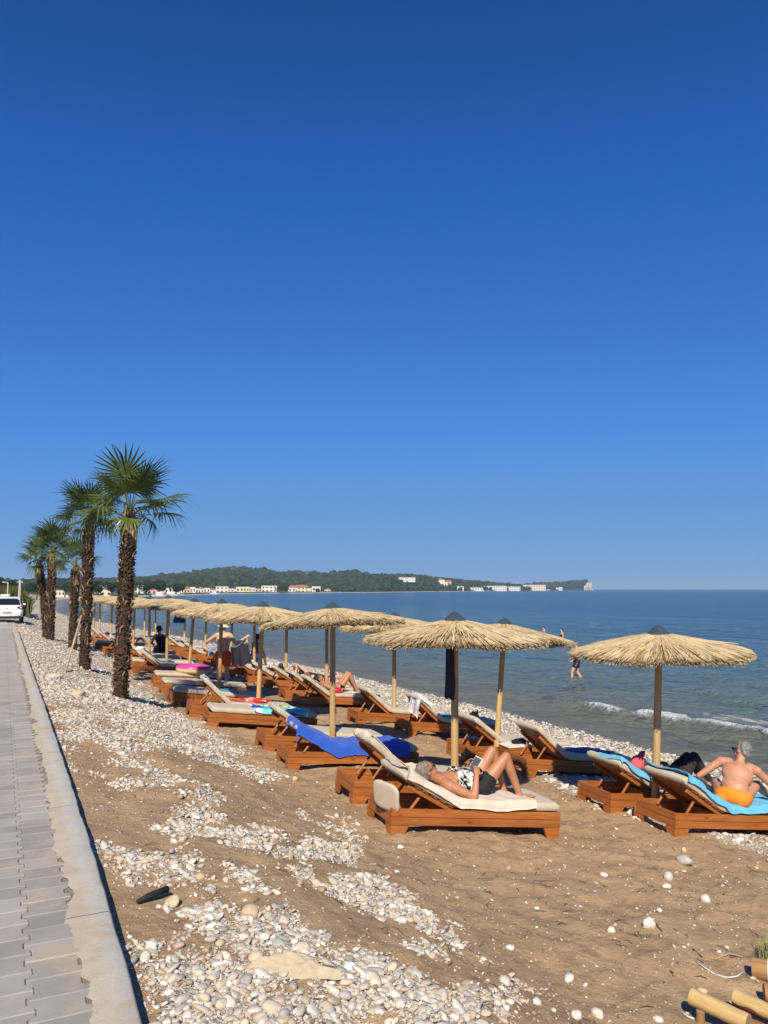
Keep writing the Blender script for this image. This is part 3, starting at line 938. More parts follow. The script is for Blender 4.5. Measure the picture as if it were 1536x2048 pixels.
bay = [(130, 70, 60, 'white', 'flat', 'tall white house at the left end of the far bay village', 2),
       (207, 58, 44, 'pink', 'tile', 'small pink house with red roof right of the tall white house', 1),
       (268, 64, 34, 'pink', 'tile', 'low reddish house just left of the long white bay house', 1),
       (364, 110, 42, 'white', 'flat', 'long low white building nearest the water in the left bay', 1),
       (433, 36, 40, 'cream', 'tile', 'narrow cream house with red roof right of the long white house', 1),
       (475, 42, 48, 'pink', 'tile', 'taller red roofed house left of three white bay houses', 1),
       (520, 40, 44, 'white', 'flat', 'narrow white house beside the taller red roofed house', 1),
       (582, 46, 42, 'white', 'tile', 'white bay house with red tiled roof between two flat roofed ones', 1),
       (628, 46, 36, 'white', 'flat', 'plain low white house in the middle of the bay village', 1),
       (745, 92, 44, 'white', 'flat', 'wide white two storey building in the middle of the bay', 2),
       (812, 42, 30, 'white', 'flat', 'low white annex right of the wide two storey building', 1),
       (882, 56, 40, 'cream', 'flat', 'cream house left of the yellow house on the bay', 1),
       (932, 46, 40, 'yellow', 'flat', 'yellow house in the bay village', 1),
       (978, 46, 34, 'white', 'flat', 'white house right of the yellow house', 1),
       (1025, 52, 26, 'pink', 'flat', 'low pink building between white bay houses', 1),
       (1107, 115, 46, 'white', 'flat', 'big white building left of the dark tree on the bay', 2),
       (1283, 58, 46, 'white', 'tile', 'white gabled house right of the dark trees on the bay', 1),
       (1352, 118, 50, 'cream', 'tile', 'long cream building with a wide red tiled roof', 2),
       (1468, 66, 40, 'white', 'flat', 'white house right of the wide red roofed building', 1)]
for u, w, h, wall, roof, lab, fl in bay:
    house(U6(u), w / 3.84, h / 3.84 * 1.12, wall, roof, lab, None, None, 'house', 'houses along the far bay', max(2, int(w / 26)), fl)
for k, (px, w, h, wall, lab) in enumerate(((276, 13, 10, 'white', 'low white house squeezed beside the tall white house of the bay'), (301, 12, 9, 'white', 'white house between the small pink house and the long reddish one'), (357, 9, 8, 'cream', 'cream house tucked right of the narrow cream house'), (391, 12, 10, 'white', 'white house between narrow white house and tiled white house'), (425, 11, 9, 'cream', 'cream house left of the wide white two storey building'), (452, 12, 8, 'white', 'white house just right of the wide two storey building'), (470, 10, 9, 'white', 'white house left of the cream bay house'), (620, 14, 8, 'white', 'low white house right of the wide red roofed building'), (655, 12, 7, 'white', 'last white house at the right end of the bay village'))):
    house(px, w, h, wall, 'flat' if k % 2 else 'tile', lab, shore_d(px) + 34, None, 'house', 'houses along the far bay', 2, 1)
U7 = lambda u: 650 + u / 2.793
for u, w, h, wall, lab, dist, base_py, nw, fl in (
        (752, 44, 26, 'white', 'white building at the left end of the headland resort', 1240, None, 3, 2),
        (835, 90, 18, 'white', 'long low white resort building by the water', 1330, None, 6, 1),
        (952, 124, 26, 'white', 'longest white resort block on the headland', 1480, None, 10, 2),
        (1055, 70, 22, 'white', 'shorter white resort block right of the longest one', 1600, None, 6, 2),
        (1170, 120, 30, 'cream', 'cream stepped resort block on the headland', 1800, None, 9, 2),
        (1282, 84, 16, 'white', 'low white resort building nearest the headland cliff', 2050, None, 6, 1)):
    house(U7(u), w / 2.793, h / 2.793, wall, 'flat', lab, dist, None, 'resort_building', 'resort buildings on the headland', nw, fl)
z_h = far_pt(814, 1162, 1060).z
house(814, 33, 7.5, 'white', 'flat', 'white hotel alone on top of the low wooded hill', 1060, z_h, 'hotel_building', None, 8, 2)
# cream buildings behind the palms
house(123, 24, 12, 'cream', 'flat', 'long cream building seen just right of the far palm', 330, None, 'house', 'houses along the far bay', 4, 1)
house(192, 15, 11, 'tan', 'flat', 'small tan house between the palm trunks', 340, None, 'house', 'houses along the far bay', 2, 1)
house(212, 21, 20, 'cream', 'flat', 'tall beige house just left of the nearest palm trunk', 345, None, 'house', 'houses along the far bay', 2, 2)
# hilltop village and scattered houses, too small for parts
hs = []
for i in range(30):
    hs.append((332 + 82 * (i / 29) + random.uniform(-2, 2), random.uniform(1.2, 4) + (1159.5 - 13.5 * i / 29), ))
ex = [(268, 1160), (278, 1159), (286, 1159), (312, 1159), (440, 1150), (442, 1149), (458, 1152), (466, 1140), (456, 1140), (474, 1147), (557, 1154), (579, 1154), (595, 1149), (611, 1150), (564, 1165), (884, 1164), (892, 1166), (897, 1167), (48, 1163), (54, 1163), (58, 1164)]
NTH = 'first second third fourth fifth sixth seventh eighth ninth tenth eleventh twelfth thirteenth fourteenth fifteenth sixteenth seventeenth eighteenth nineteenth twentieth twenty-first twenty-second twenty-third twenty-fourth twenty-fifth twenty-sixth twenty-seventh twenty-eighth twenty-ninth thirtieth'.split()
SCAT = ['tiny pale house nearest the tall palm trunk on the far skyline', 'tiny pale house, middle of three right of the tall palm trunk', 'tiny pale house, last of three right of the tall palm trunk', 'tiny pale house just below the left end of the hilltop village',
        'tiny pale house just right of the hilltop village', 'tiny pale house a little above the one right of the hilltop village', 'tiny white house on the slope below the left of the summit', 'tiny house on the very summit of the far hill', 'tiny house just left of the far summit', 'tiny house just below the far summit',
        'tiny pale house where the far hill dips, left of a pair', 'tiny pale house in the dip of the far hill', 'tiny pale house on the right shoulder of the far hill', 'tiny pale house, last on the right shoulder of the far hill', 'tiny pale house low on the slope above the gabled house',
        'tiny pale house, upper one of three on the low hill', 'tiny pale house, middle of three on the low hill', 'tiny pale house, lowest of three on the low hill', 'tiny pale house, first of three behind the utility pole', 'tiny pale house, middle of three behind the utility pole', 'tiny pale house, last of three behind the utility pole']
sm = []
for wall in ('white', 'cream', 'pink'):
    mb = MB(); mb.box(-4.5, 4.5, 0, 7, -6, 5); mb.add([(-5, -.4, 5.02), (5, -.4, 5.02), (5, 7.4, 5.02), (-5, 7.4, 5.02), (-3, 3.5, 7), (3, 3.5, 7)], [(3, 2, 1, 0), (0, 1, 5, 4), (2, 3, 4, 5), (1, 2, 5), (3, 0, 4)])
    me = mb.mesh('hill_house'); me.materials.append(WALLS[wall]); me.materials.append(tile_m)
    for p in me.polygons:
        if p.index >= 6: p.material_index = 1
    sm.append(me)
for k, (px, py) in enumerate(hs + ex):
    d = 1380 if px < 640 else shore_d(px) + 110
    q = far_pt(px, py + 1.5, d)
    o = link('hill_house', sm[k % 3] if k % 5 else sm[0]); o.location = q; o.rotation_euler = (0, 0, math.atan2(-q.x, q.y) + random.uniform(-.5, .5))
    s = random.uniform(.55, 1.05); o.scale = (s, s, s * .9)
    tag(o, f'tiny pale house of the hilltop village, {NTH[k]} from its left end' if k < 30 else SCAT[k - 30], 'house', 'village houses on the far hilltop' if k < 30 else 'scattered houses on the far hills')
# white boats by the far shore
for k, (px, L, dd, lab) in enumerate(((322, 9, -14, 'white motor boat moored off the long white bay building'), (345, 12, -10, 'longer white boat moored right of the motor boat'), (430, 7, -20, 'small white boat off the middle of the bay'), (965, 22, -30, 'white boat at the resort jetty'), (1098, 30, -30, 'long boat with a red hull near the headland'))):
    q = far_pt(px, 1178, shore_d(px) + dd)
    root = empty('moored_boat', Matrix.Translation((q.x, q.y, SEA_Z)) @ Matrix.Rotation(math.atan2(-q.x, q.y), 4, 'Z')); tag(root, lab, 'boat', 'boats off the far bay')
    mb = MB(); hw = L * .14
    mb.add([(-L / 2, -hw, .9), (L * .25, -hw, .9), (L / 2, 0, 1.2), (L * .25, hw, .9), (-L / 2, hw, .9), (-L / 2 * .95, -hw * .7, -.3), (L * .22, -hw * .7, -.3), (L * .42, 0, -.3), (L * .22, hw * .7, -.3), (-L / 2 * .95, hw * .7, -.3)],
           [(0, 1, 2, 3, 4), (0, 5, 6, 1), (1, 6, 7, 2), (2, 7, 8, 3), (3, 8, 9, 4), (4, 9, 5, 0)])
    mb.build('hull', simple('red_hull', (.35, .05, .06), .4) if k == 4 else WALLS['white'], root)
    mb = MB(); mb.box(-L * .25, L * .1, -hw * .6, hw * .6, .9, 2.2); mb.build('cabin', WALLS['white'], root)

# ------------------------------------------------------------------ haze in the air
mb = MB(); mb.box(-3000, 12800, -3000, 12800, -16, 78)
t = NT('haze_air')
for n_ in list(t.t.nodes):
    if n_ != t.out: t.t.nodes.remove(n_)
vol = t.n('ShaderNodeVolumePrincipled')
vol.inputs['Color'].default_value = (.57, .80, 1.0, 1); vol.inputs['Density'].default_value = .00016
t.l(vol.outputs[0], t.out.inputs['Volume'])
haze = mb.build('haze', t.m)
tag(haze, 'thin sea haze between the camera and the far hills', kind='stuff')
# ------------------------------------------------------------------ palms
def frond_mesh(seed, droop):
    rnd = random.Random(seed)
    mb = MB()
    Lp = .60
    # leaf stalk
    pts = [(Lp * t, 0, -.07 * t * t * (1 + droop)) for t in (0, .25, .5, .75, 1.0)]
    mb.tube(pts, [.016, .012, .010, .009, .008], 5)
    nst = len(mb.f)
    hub = Vector(pts[-1])
    n = 23; R = .56
    bend = rad(18 + 22 * droop)
    MR = Matrix.Rotation(bend, 4, 'Y')
    for i in range(n):
        a = rad(-128 + 256 * (i + .5) / n)
        Ls = R * (.80 + .20 * math.cos(a)) * rnd.uniform(.92, 1.06)
        da = rad(256 / n) * .5
        dr = (.10 + .35 * droop) * rnd.uniform(.6, 1.5)
        kink = rnd.random() < .22 * (1 + droop)
        rows = []
        for t in (.03, .2, .38, .52, .68, .84, 1.0):
            r = Ls * t
            w = r * math.tan(da) * .95 if t <= .42 else Ls * .40 * math.tan(da) * max(0.0, 1 - (t - .42) / .58) ** .75 + .0012
            z = -dr * max(0, t - .25) ** 2 * Ls * 1.6 + .10 * r * (1 - abs(a) / 2.4) - .05 * r
            if kink and t > .6: z -= (t - .6) * Ls * 1.0
            c = Vector((math.cos(a) * r, math.sin(a) * r, z)); s = Vector((-math.sin(a), math.cos(a), 0)) * w
            rows.append([c - s, c + Vector((0, 0, w * .55)), c + s])
        vs = [MR @ v + hub for row in rows for v in row]
        fs = []
        for k in range(len(rows) - 1):
            b = k * 3
            fs += [(b, b + 1, b + 4, b + 3), (b + 1, b + 2, b + 5, b + 4)]
        mb.add(vs, fs)
    me = mb.mesh('frond', False)
    me.materials.append(MAT['palm_leaf']); me.materials.append(MAT['palm_stalk'])
    for p in me.polygons: p.material_index = 1 if p.index < nst else 0
    return me

t = NT('palm_leaf'); v = t.coord('Object'); info = t.n('ShaderNodeObjectInfo')
c = t.ramp(t.noise(v, 9, 4), [(.3, (.058, .094, .024)), (.7, (.135, .180, .050))])
c = t.mix(1.0, c, t.ramp(info.outputs['Random'], [(0, (.75, .8, .7)), (.8, (1.15, 1.1, 1.0)), (1, (1.9, 1.5, .9))]), 'MULTIPLY')
t.base(c); t.rough(.32); t.spec(.5); t.b.inputs['Subsurface Weight'].default_value = 0
tr = t.n('ShaderNodeBsdfTranslucent'); t.l(c, tr.inputs[0])
ms = t.n('ShaderNodeMixShader'); ms.inputs[0].default_value = .22
t.l(t.b.outputs[0], ms.inputs[1]); t.l(tr.outputs[0], ms.inputs[2]); t.l(ms.outputs[0], t.out.inputs[0])
MAT['palm_leaf'] = t.m
simple('palm_stalk', (.16, .19, .06), .5, .3, 10)
simple('palm_trunk', (.055, .036, .024), .95, .45, 20, .8, 50, .1, .02)
simple('palm_fibre', (.105, .065, .042), .95, .5, 6, .3, 80, .1)
simple('palm_stub', (.40, .30, .19), .8, .3, 12)
simple('palm_sheath', (.33, .19, .095), .8, .3, 15)
FRONDS = [frond_mesh(i, d) for i, d in enumerate((.0, .08, .18, .30, .45, .65))]

def palm(x, y, H, rtrunk, label, nf, scale, lean=(0, 0), seed=1, skirt=False, z=None):
    rnd = random.Random(seed)
    z0 = (gz(x, y) if z is None else z) - .05
    root = empty('palm_tree', Matrix.Translation((x, y, z0))); tag(root, label, 'palm tree', 'fan palms planted along the beach')
    n = 22
    pts = [(lean[0] * (i / n) ** 1.5, lean[1] * (i / n), H * i / n) for i in range(n + 1)]
    rr = [rtrunk * (.92 + .16 * math.sin(i * 1.7 + seed) * .4 + (.1 if i < 2 else 0)) * (1.0 if i < n - 3 else .9) for i in range(n + 1)]
    mb = MB(); mb.tube(pts, rr, 18)
    me = mb.mesh('trunk', True)
    for v_ in me.vertices:
        q = v_.co
        k = float(noise3(q.x * 9, q.y * 9, q.z * 13, seed)) * .22 + .02 * math.sin(q.z * 60)
        c_ = Vector((lean[0] * max(0, q.z / H) ** 1.5, lean[1] * q.z / H, q.z))
        v_.co = c_ + (q - c_) * (1 + k)
    link('trunk', me, MAT['palm_trunk'], root)
    # shaggy fibre on the trunk
    fb, st = MB(), MB()
    for i in range(2300):
        t_ = rnd.uniform(.0, 1.0); a = rnd.uniform(0, 6.283)
        c_ = Vector((lean[0] * t_ ** 1.5, lean[1] * t_, H * t_))
        o = Vector((math.cos(a), math.sin(a), 0)); s = Vector((-math.sin(a), math.cos(a), 0))
        L = rnd.uniform(.03, .095); up = rnd.gauss(.0, .55); w = rnd.uniform(.008, .028)
        p = c_ + o * rtrunk * rnd.uniform(.86, 1.0)
        side = s * rnd.gauss(0, .8)
        d = (o * rnd.uniform(.15, .75) + side + Vector((0, 0, up))).normalized() * L
        q = s * w if abs(d.normalized().dot(s)) < .75 else Vector((0, 0, w))
        m1 = p + d * .55 + o * .012
        fb.add([p - q, p + q, m1 + q * .6, m1 - q * .6, p + d], [(0, 1, 2, 3), (3, 2, 4)])
    for i in range(46):
        t_ = rnd.uniform(.05, .97); a = rnd.uniform(0, 6.283)
        c_ = Vector((lean[0] * t_ ** 1.5, lean[1] * t_, H * t_)); o = Vector((math.cos(a), math.sin(a), 0)); s = Vector((-math.sin(a), math.cos(a), 0))
        L = rnd.uniform(.08, .2); p = c_ + o * rtrunk * .98
        k = rnd.uniform(-.7, .7)
        st.tube([p, p + o * .03 + Vector((0, 0, L * .45)) + s * L * .2 * k, p + o * rnd.uniform(.03, .10) + Vector((0, 0, L * .8)) + s * L * k * .7], [.014, .011, .006], 5)
    tag(fb.build('fibre', MAT['palm_fibre'], root), kind='stuff')
    tag(st.build('leaf_stubs', MAT['palm_stub'], root), kind='stuff')
    # upright brown leaf sheaths below the crown
    top = Vector((lean[0], lean[1], H))
    for i in range(12):
        a = i * 2.39996; o = Vector((math.cos(a), math.sin(a), 0))
        mb = MB()
        p = top + o * rtrunk * .9 - Vector((0, 0, .42 + .05 * (i % 3)))
        mb.tube([p, p + Vector((0, 0, .28)) + o * .015, p + Vector((0, 0, .62)) - o * rtrunk * .35], [.035, .028, .012], 6)
        mb.build('leaf_sheath', MAT['palm_sheath'], root)
    for i in range(nf):
        f = (i + .5) / nf
        az = i * 2.39996 + seed
        el = rad(86 - 74 * f ** .95 + rnd.gauss(0, 7))
        idx = min(5, int(f * 6)) if not skirt else min(5, int(f * 4) + 2)
        o = link('frond', FRONDS[idx], None, root)
        M = Matrix.Translation(top + Vector((0, 0, .10 - .14 * f))) @ Matrix.Rotation(az, 4, 'Z') @ Matrix.Rotation(-el, 4, 'Y') @ Matrix.Rotation(rnd.gauss(0, .35), 4, 'X')
        s = scale * rnd.uniform(.88, 1.10) * (1.06 - .30 * f)
        o.matrix_local = M @ Matrix.Scale(s, 4)
    return root
palm(1.92, 14.3, 3.2, .120, 'nearest and tallest palm, thick shaggy brown trunk beside the loungers', 22, 1.10, (.05, .02), 3)
palm(1.76, 19.2, 3.3, .115, 'second palm, slimmer trunk with the wooden stake leaning against it', 21, 1.02, (-.02, .05), 5)
palm(1.58, 30.3, 3.05, .13, 'farthest palm of the row, standing right of the white car', 22, 1.1, (-.05, 0), 8, True)
palm(1.50, 31.2, 2.7, .12, 'palm with dark shaded trunk hidden half behind the farthest palm', 15, 1.0, (-.35, .1), 11, True)
palm(2.15, 27.8, 2.7, .125, 'palm half hidden behind the second palm trunk', 15, .98, (0, 0), 14)

# wooden stake leaning on the second palm
mb = MB(); zb = gz(1.25, 17.9)
mb.tube([(1.22, 17.6, zb - .08), (1.42, 18.1, zb + .55), (1.60, 18.6, zb + 1.12)], [.026, .023, .02], 8)
tag(mb.build('wooden_stake', simple('grey_stake', (.42, .32, .22), .8, .2, 10), None, True), 'thin weathered wooden stake leaning against the second palm', 'stake')

# ------------------------------------------------------------------ far trees
def leaf_tree(px, top_py, w_px, dist, label, seed, col=(.028, .045, .018), trunk=True, base_z=None):
    rnd = np.random.default_rng(seed)
    q = far_pt(px, 1178, dist); z0 = SEA_Z + .6 if base_z is None else base_z
    zt = far_pt(px, top_py, dist).z; H = zt - z0; R = w_px / FPX * dist / 2
    root = empty('tree', Matrix.Translation((q.x, q.y, z0))); tag(root, label, 'tree', 'trees along the far shore')
    mb = MB(); mb.tube([(0, 0, -.5), (0.1, 0, H * .35), (.2, .1, H * .7)], [R * .12, R * .08, R * .04], 7)
    for k in range(4):
        a = k * 1.6; mb.tube([(0.1, 0, H * .35), (math.cos(a) * R * .5, math.sin(a) * R * .5, H * .66)], [R * .05, R * .02], 5)
    mb.build('trunk', MAT['palm_trunk'], root)
    nb = 9
    C = np.stack([rnd.normal(0, .42, nb) * R, rnd.normal(0, .42, nb) * R, H * rnd.uniform(.42, .82, nb)], 1)
    rad_ = R * rnd.uniform(.38, .62, nb)
    n = 1500
    b = rnd.integers(0, nb, n)
    d = rnd.normal(0, 1, (n, 3)); d /= np.linalg.norm(d, axis=1)[:, None]
    P = C[b] + d * (rad_[b] * rnd.uniform(.55, 1.0, n) ** .5)[:, None] * np.array([1, 1, .85])
    P[:, 2] = np.clip(P[:, 2], H * .12, H)
    s = R * rnd.uniform(.05, .13, n)
    t1 = rnd.normal(0, 1, (n, 3)); t1 /= np.linalg.norm(t1, axis=1)[:, None]
    t2 = np.cross(t1, rnd.normal(0, 1, (n, 3))); t2 /= np.linalg.norm(t2, axis=1)[:, None]
    V = np.stack([P - t1 * s[:, None], P + t2 * s[:, None] * .6, P + t1 * s[:, None], P - t2 * s[:, None] * .6], 1).reshape(-1, 3)
    me = np_mesh('crown', V, np.arange(4 * n).reshape(n, 4), False, {'tint': np.repeat(np.array(col) * rnd.uniform(.6, 1.5, (n, 1)), 4, 0)})
    link('crown', me, MAT['tree_leaf'], root)
t = NT('tree_leaf'); t.base(t.attr('tint').outputs['Color']); t.rough(.8); t.spec(.15); MAT['tree_leaf'] = t.m
for k, (px, top, w, d, lab) in enumerate((
        (-4, 1151, 26, 230, 'dark tree cut by the left edge, behind the white car'), (15, 1152, 20, 235, 'tall dark tree right of the leftmost tree behind the reeds'), (24, 1156, 14, 240, 'smaller dark tree where the left tree group steps down'),
        (74, 1157, 22, 230, 'round dark tree just left of the farthest palm'), (57, 1163, 22, 320, 'low wide tree behind the utility pole'), (130, 1165, 22, 330, 'tree between the farthest palm and the second palm'),
        (192, 1157, 28, 260, 'dark round tree between the second palm and the nearest palm'), (222, 1163, 24, 300, 'tree seen behind the nearest palm trunk'),
        (292, 1162, 30, 420, 'left of the big dark trees above the bay village'), (318, 1160, 30, 425, 'tallest big dark tree above the left bay village'), (352, 1168, 28, 440, 'lower dark tree right of the tallest one above the village'),
        (484, 1168, 22, 680, 'dark tree behind the cream bay house'), (533, 1164, 22, 730, 'dark tree above the big white bay building'), (560, 1173, 14, 700, 'dark bushy tree left of the white gabled house'), (572, 1172, 14, 705, 'dark bushy tree touching the white gabled house'),
        (1014, 1163, 9, 1560, 'dark tree rising between the resort blocks'), (1037, 1165, 8, 1640, 'dark tree right of the longest resort block'))):
    leaf_tree(px, top, w, d, lab, 100 + k)
# cane thicket behind the car
def reeds():
    n = 5200
    px = RNG.uniform(-60, 62, n); d = RNG.uniform(66, 92, n)
    az = np.array([math.atan2(*far_pt(p, 1178, 1)[:2]) for p in px])
    x, y = np.sin(az) * d, np.cos(az) * d
    h = RNG.uniform(1.4, 2.7, n) * (1 - .35 * sstep(30, 62, px)); w = RNG.uniform(.02, .06, n)
    a = RNG.uniform(0, 6.28, n); lx, ly = RNG.normal(0, .25, n), RNG.normal(0, .25, n)
    zb = np.full(n, -.75)
    p0 = np.stack([x - np.cos(a) * w, y - np.sin(a) * w, zb], 1); p1 = np.stack([x + np.cos(a) * w, y + np.sin(a) * w, zb], 1)
    p2 = np.stack([x + lx * .5 + np.cos(a) * w, y + ly * .5 + np.sin(a) * w, zb + h * .7], 1); p3 = np.stack([x + lx * .5 - np.cos(a) * w, y + ly * .5 - np.sin(a) * w, zb + h * .7], 1)
    p4 = np.stack([x + lx * 1.3, y + ly * 1.3, zb + h], 1)
    V = np.stack([p0, p1, p2, p3, p4], 1).reshape(-1, 3)
    b = np.arange(n)[:, None] * 5
    F = np.concatenate([b + np.array([[0, 1, 2]]), b + np.array([[0, 2, 3]]), b + np.array([[3, 2, 4]])])
    c = np.array((.10, .105, .035)) * RNG.uniform(.5, 1.4, (n, 1))
    return link('reeds', np_mesh('reeds', V, F, False, {'tint': np.repeat(c, 5, 0)}), MAT['tree_leaf'])
tag(reeds(), 'tall olive canes growing behind the white car', kind='stuff')
# two poles by the canes
pole_m = simple('pole_concrete', (.50, .47, .42), .8, .15, 4)
for px, top, d, lab, r, lamp in ((15.5, 1165, 64, 'thin lamp post with a short arm rising behind the white car', .05, True), (39.5, 1160, 66, 'thicker pale utility pole with a crossarm behind the white car', .10, False)):
    q = far_pt(px, 1178, d); zt = far_pt(px, top, d).z
    root = empty('lamp_post' if lamp else 'utility_pole', Matrix.Translation((q.x, q.y, -.7))); tag(root, lab, 'lamp post' if lamp else 'utility pole')
    mb = MB(); mb.tube([(0, 0, -.2), (0, 0, zt + .7)], [r * 1.2, r * .8], 8); mb.build('pole', pole_m, root)
    mb = MB()
    if lamp:
        mb.tube([(0, 0, zt + .68), (-.2, 0, zt + .72)], [.03, .03], 6); mb.build('arm', pole_m, root)
        mb = MB(); mb.ico((-.28, 0, zt + .72), (.12, .07, .04)); mb.build('lamp_head', WALLS['white'], root)
    else:
        mb.box(-.2, .2, -.05, .05, zt + .5, zt + .58); mb.build('crossarm', pole_m, root)
# white site boards beyond the car
q = far_pt(56.5, 1178, 122)
root = empty('site_wall', Matrix.Translation((q.x, q.y, -.45)) @ Matrix.Rotation(.45, 4, 'Z') @ Matrix.Scale(2.1, 4)); tag(root, 'short white wall standing on the pebbles beyond the white car', 'wall')
mb = MB(); mb.box(-.30, .32, 0, .12, -.1, .55); mb.build('panel', WALLS['white'], root)
q = far_pt(44.5, 1178, 118)
root = empty('board_stack', Matrix.Translation((q.x, q.y, -.45)) @ Matrix.Rotation(.45, 4, 'Z') @ Matrix.Scale(2.1, 4)); tag(root, 'upright grey boards leaning beside the short white wall', 'boards')
for k in range(3):
    mb = MB(); mb.box(-.12 + k * .1, -.05 + k * .1, 0, .06, -.1, .62 - .04 * k); mb.build('board', simple('dark_board', (.10, .095, .09), .8) if k % 2 else WALLS['white'], root)

# ------------------------------------------------------------------ white hatchback
def car():
    cx, cy = .27, 50.4
    cz = -.44
    root = empty('parked_car', Matrix.Translation((cx, cy, cz))); tag(root, 'white hatchback parked at the end of the pavement, seen from behind', 'car')
    paint = simple('white_paint', (.80, .80, .79), .25, .02, 1, 0, 1, .5)
    black = simple('black_plastic', (.02, .02, .022), .5, .1)
    glass = simple('car_glass', (.012, .016, .018), .08, .1, 1, 0, 1, .6)
    # body: stations along the length, rear at y=0
    st = [(0.0, .66, .36, .78, .0), (.06, .80, .28, .98, .0), (.35, .86, .22, 1.02, 0), (.9, .88, .20, 1.0, 0), (2.0, .885, .20, .98, 0), (3.0, .87, .20, .92, 0), (3.7, .82, .24, .80, 0), (4.1, .66, .32, .66, 0)]
    V = []; ns = 14
    for y, hw, zb, zt, _ in st:
        for k in range(ns):
            a = 2 * math.pi * k / ns
            c, s = math.cos(a), math.sin(a)
            e = .42
            V.append((hw * math.copysign(abs(c) ** e, c), y, (zb + zt) / 2 + (zt - zb) / 2 * math.copysign(abs(s) ** e, s)))
    mb = MB()
    fs = [(i * ns + k, (i + 1) * ns + k, (i + 1) * ns + (k + 1) % ns, i * ns + (k + 1) % ns) for i in range(len(st) - 1) for k in range(ns)]
    mb.add(V, fs + [tuple(range(ns)), tuple(range(len(V) - 1, len(V) - 1 - ns, -1))])
    link('body', mb.mesh('body', True), paint, root)
    # cabin with roof
    cab = [(.10, .76, .95, .70, 1.0), (.30, .80, .95, .64, 1.38), (.55, .80, .95, .62, 1.47), (1.5, .80, .95, .62, 1.50), (2.1, .80, .95, .60, 1.44), (2.95, .78, .90, .70, .93)]
    V = []
    for y, hb, zb, ht, zt in cab:
        V += [(-hb, y, zb), (-ht, y, zt - .03), (-ht * .8, y, zt), (ht * .8, y, zt), (ht, y, zt - .03), (hb, y, zb)]
    mb = MB(); n = 6
    mb.add(V, [(i * n + k, i * n + k + 1, (i + 1) * n + k + 1, (i + 1) * n + k) for i in range(len(cab) - 1) for k in range(n - 1)] + [tuple(range(5, -1, -1)), tuple(len(V) - 6 + k for k in range(6))])
    me = mb.mesh('cabin'); auto_smooth(me, 40); link('cabin', me, paint, root)
    mb = MB(); mb.add([(-.66, .075, 1.04), (.66, .075, 1.04), (.60, .235, 1.35), (0, .215, 1.375), (-.60, .235, 1.35), (-.6, .30, 1.34), (.6, .30, 1.34)], [(0, 1, 2, 3, 4)]); link('rear_window', mb.mesh('rear_window'), glass, root)
    for s in (-1, 1):
        mb = MB(); mb.add([(s * .797, .5, 1.0), (s * .797, 2.6, .99), (s * .66, 2.1, 1.38), (s * .645, .7, 1.42)], [(0, 1, 2, 3)]); mb.build('side_window', glass, root)
        mb = MB(); mb.add([(s * .50, -.012, .84), (s * .76, .022, .76), (s * .845, .17, .74), (s * .845, .16, .93), (s * .74, .035, .95), (s * .52, .0, .93)], [(0, 1, 2, 3, 4, 5) if s > 0 else (5, 4, 3, 2, 1, 0)])
        me = mb.mesh('tail_light'); link('tail_light', me, simple('tail_red', (.22, .012, .015), .2, .3, 12), root)
        mb = MB(); mb.box(s * .86 if s > 0 else -1.02, 1.02 if s > 0 else -.86, 2.25, 2.35, .96, 1.08, None, .02); mb.build('wing_mirror', paint, root)
        for yy in (.72, 3.25):
            w = empty('wheel', Matrix.Translation((s * .80, yy, .30)), root)
            mb = MB(); mb.tube([(-.09, 0, 0), (-.085, 0, 0), (.085, 0, 0), (.09, 0, 0)], [.27, .31, .31, .27], 24); mb.build('tyre', black, w)
            mb = MB(); mb.tube([(s * .06, 0, 0), (s * .098, 0, 0)], [.2, .19], 16); mb.build('rim', simple('rim_grey', (.5, .5, .5), .3, .1, 3, 0, 1, .5, .004, .8), w)
    mb = MB(); mb.box(-.74, .74, -.03, .10, .24, .38, None, .03); mb.build('lower_bumper', black, root)
    mb = MB(); mb.box(-.26, .26, -.028, -.004, .53, .64, None, .006); mb.build('number_plate', simple('plate', (.62, .62, .6), .4), root)
    mb = MB(); mb.box(-.22, .22, -.031, -.028, .565, .605); mb.build('plate_lettering', black, root)
    mb = MB(); mb.box(-.5, .5, .16, .34, 1.405, 1.44, None, .01); mb.build('spoiler', paint, root)
    mb = MB(); mb.tube([(.0, .08, 1.06), (.28, .12, 1.12)], .012, 5); mb.build('rear_wiper', black, root)
    mb = MB(); mb.ico((0, -.015, .84), (.035, .01, .04), 1); mb.build('badge', simple('chrome', (.5, .5, .5), .2, .05, 1, 0, 1, .5, .004, 1.0), root)
    b = MB(); b.box(-.40, .10, .85, 1.9, 1.50, 1.64, None, .03)
    o = link('roof_box', b.mesh('roof_box'), WALLS['white']); o.location = (cx, cy, cz); tag(o, 'low white box carried on the roof of the parked car', 'box')
car()
mb = MB(); mb.ico((0, 0, .12), (.42, .2, .2), 3)
me = mb.mesh('driftwood', True)
for v_ in me.vertices: v_.co *= 1 + .25 * float(noise3(v_.co.x * 4, v_.co.y * 6, v_.co.z * 6, 3))
o = link('driftwood', me, simple('dark_drift', (.07, .055, .045), .9, .3, 6)); o.location = (1.95, 76, gz(1.95, 76)); o.rotation_euler = (0, .35, .3)
tag(o, 'dark driftwood stump on the pebbles right of the car', 'driftwood')

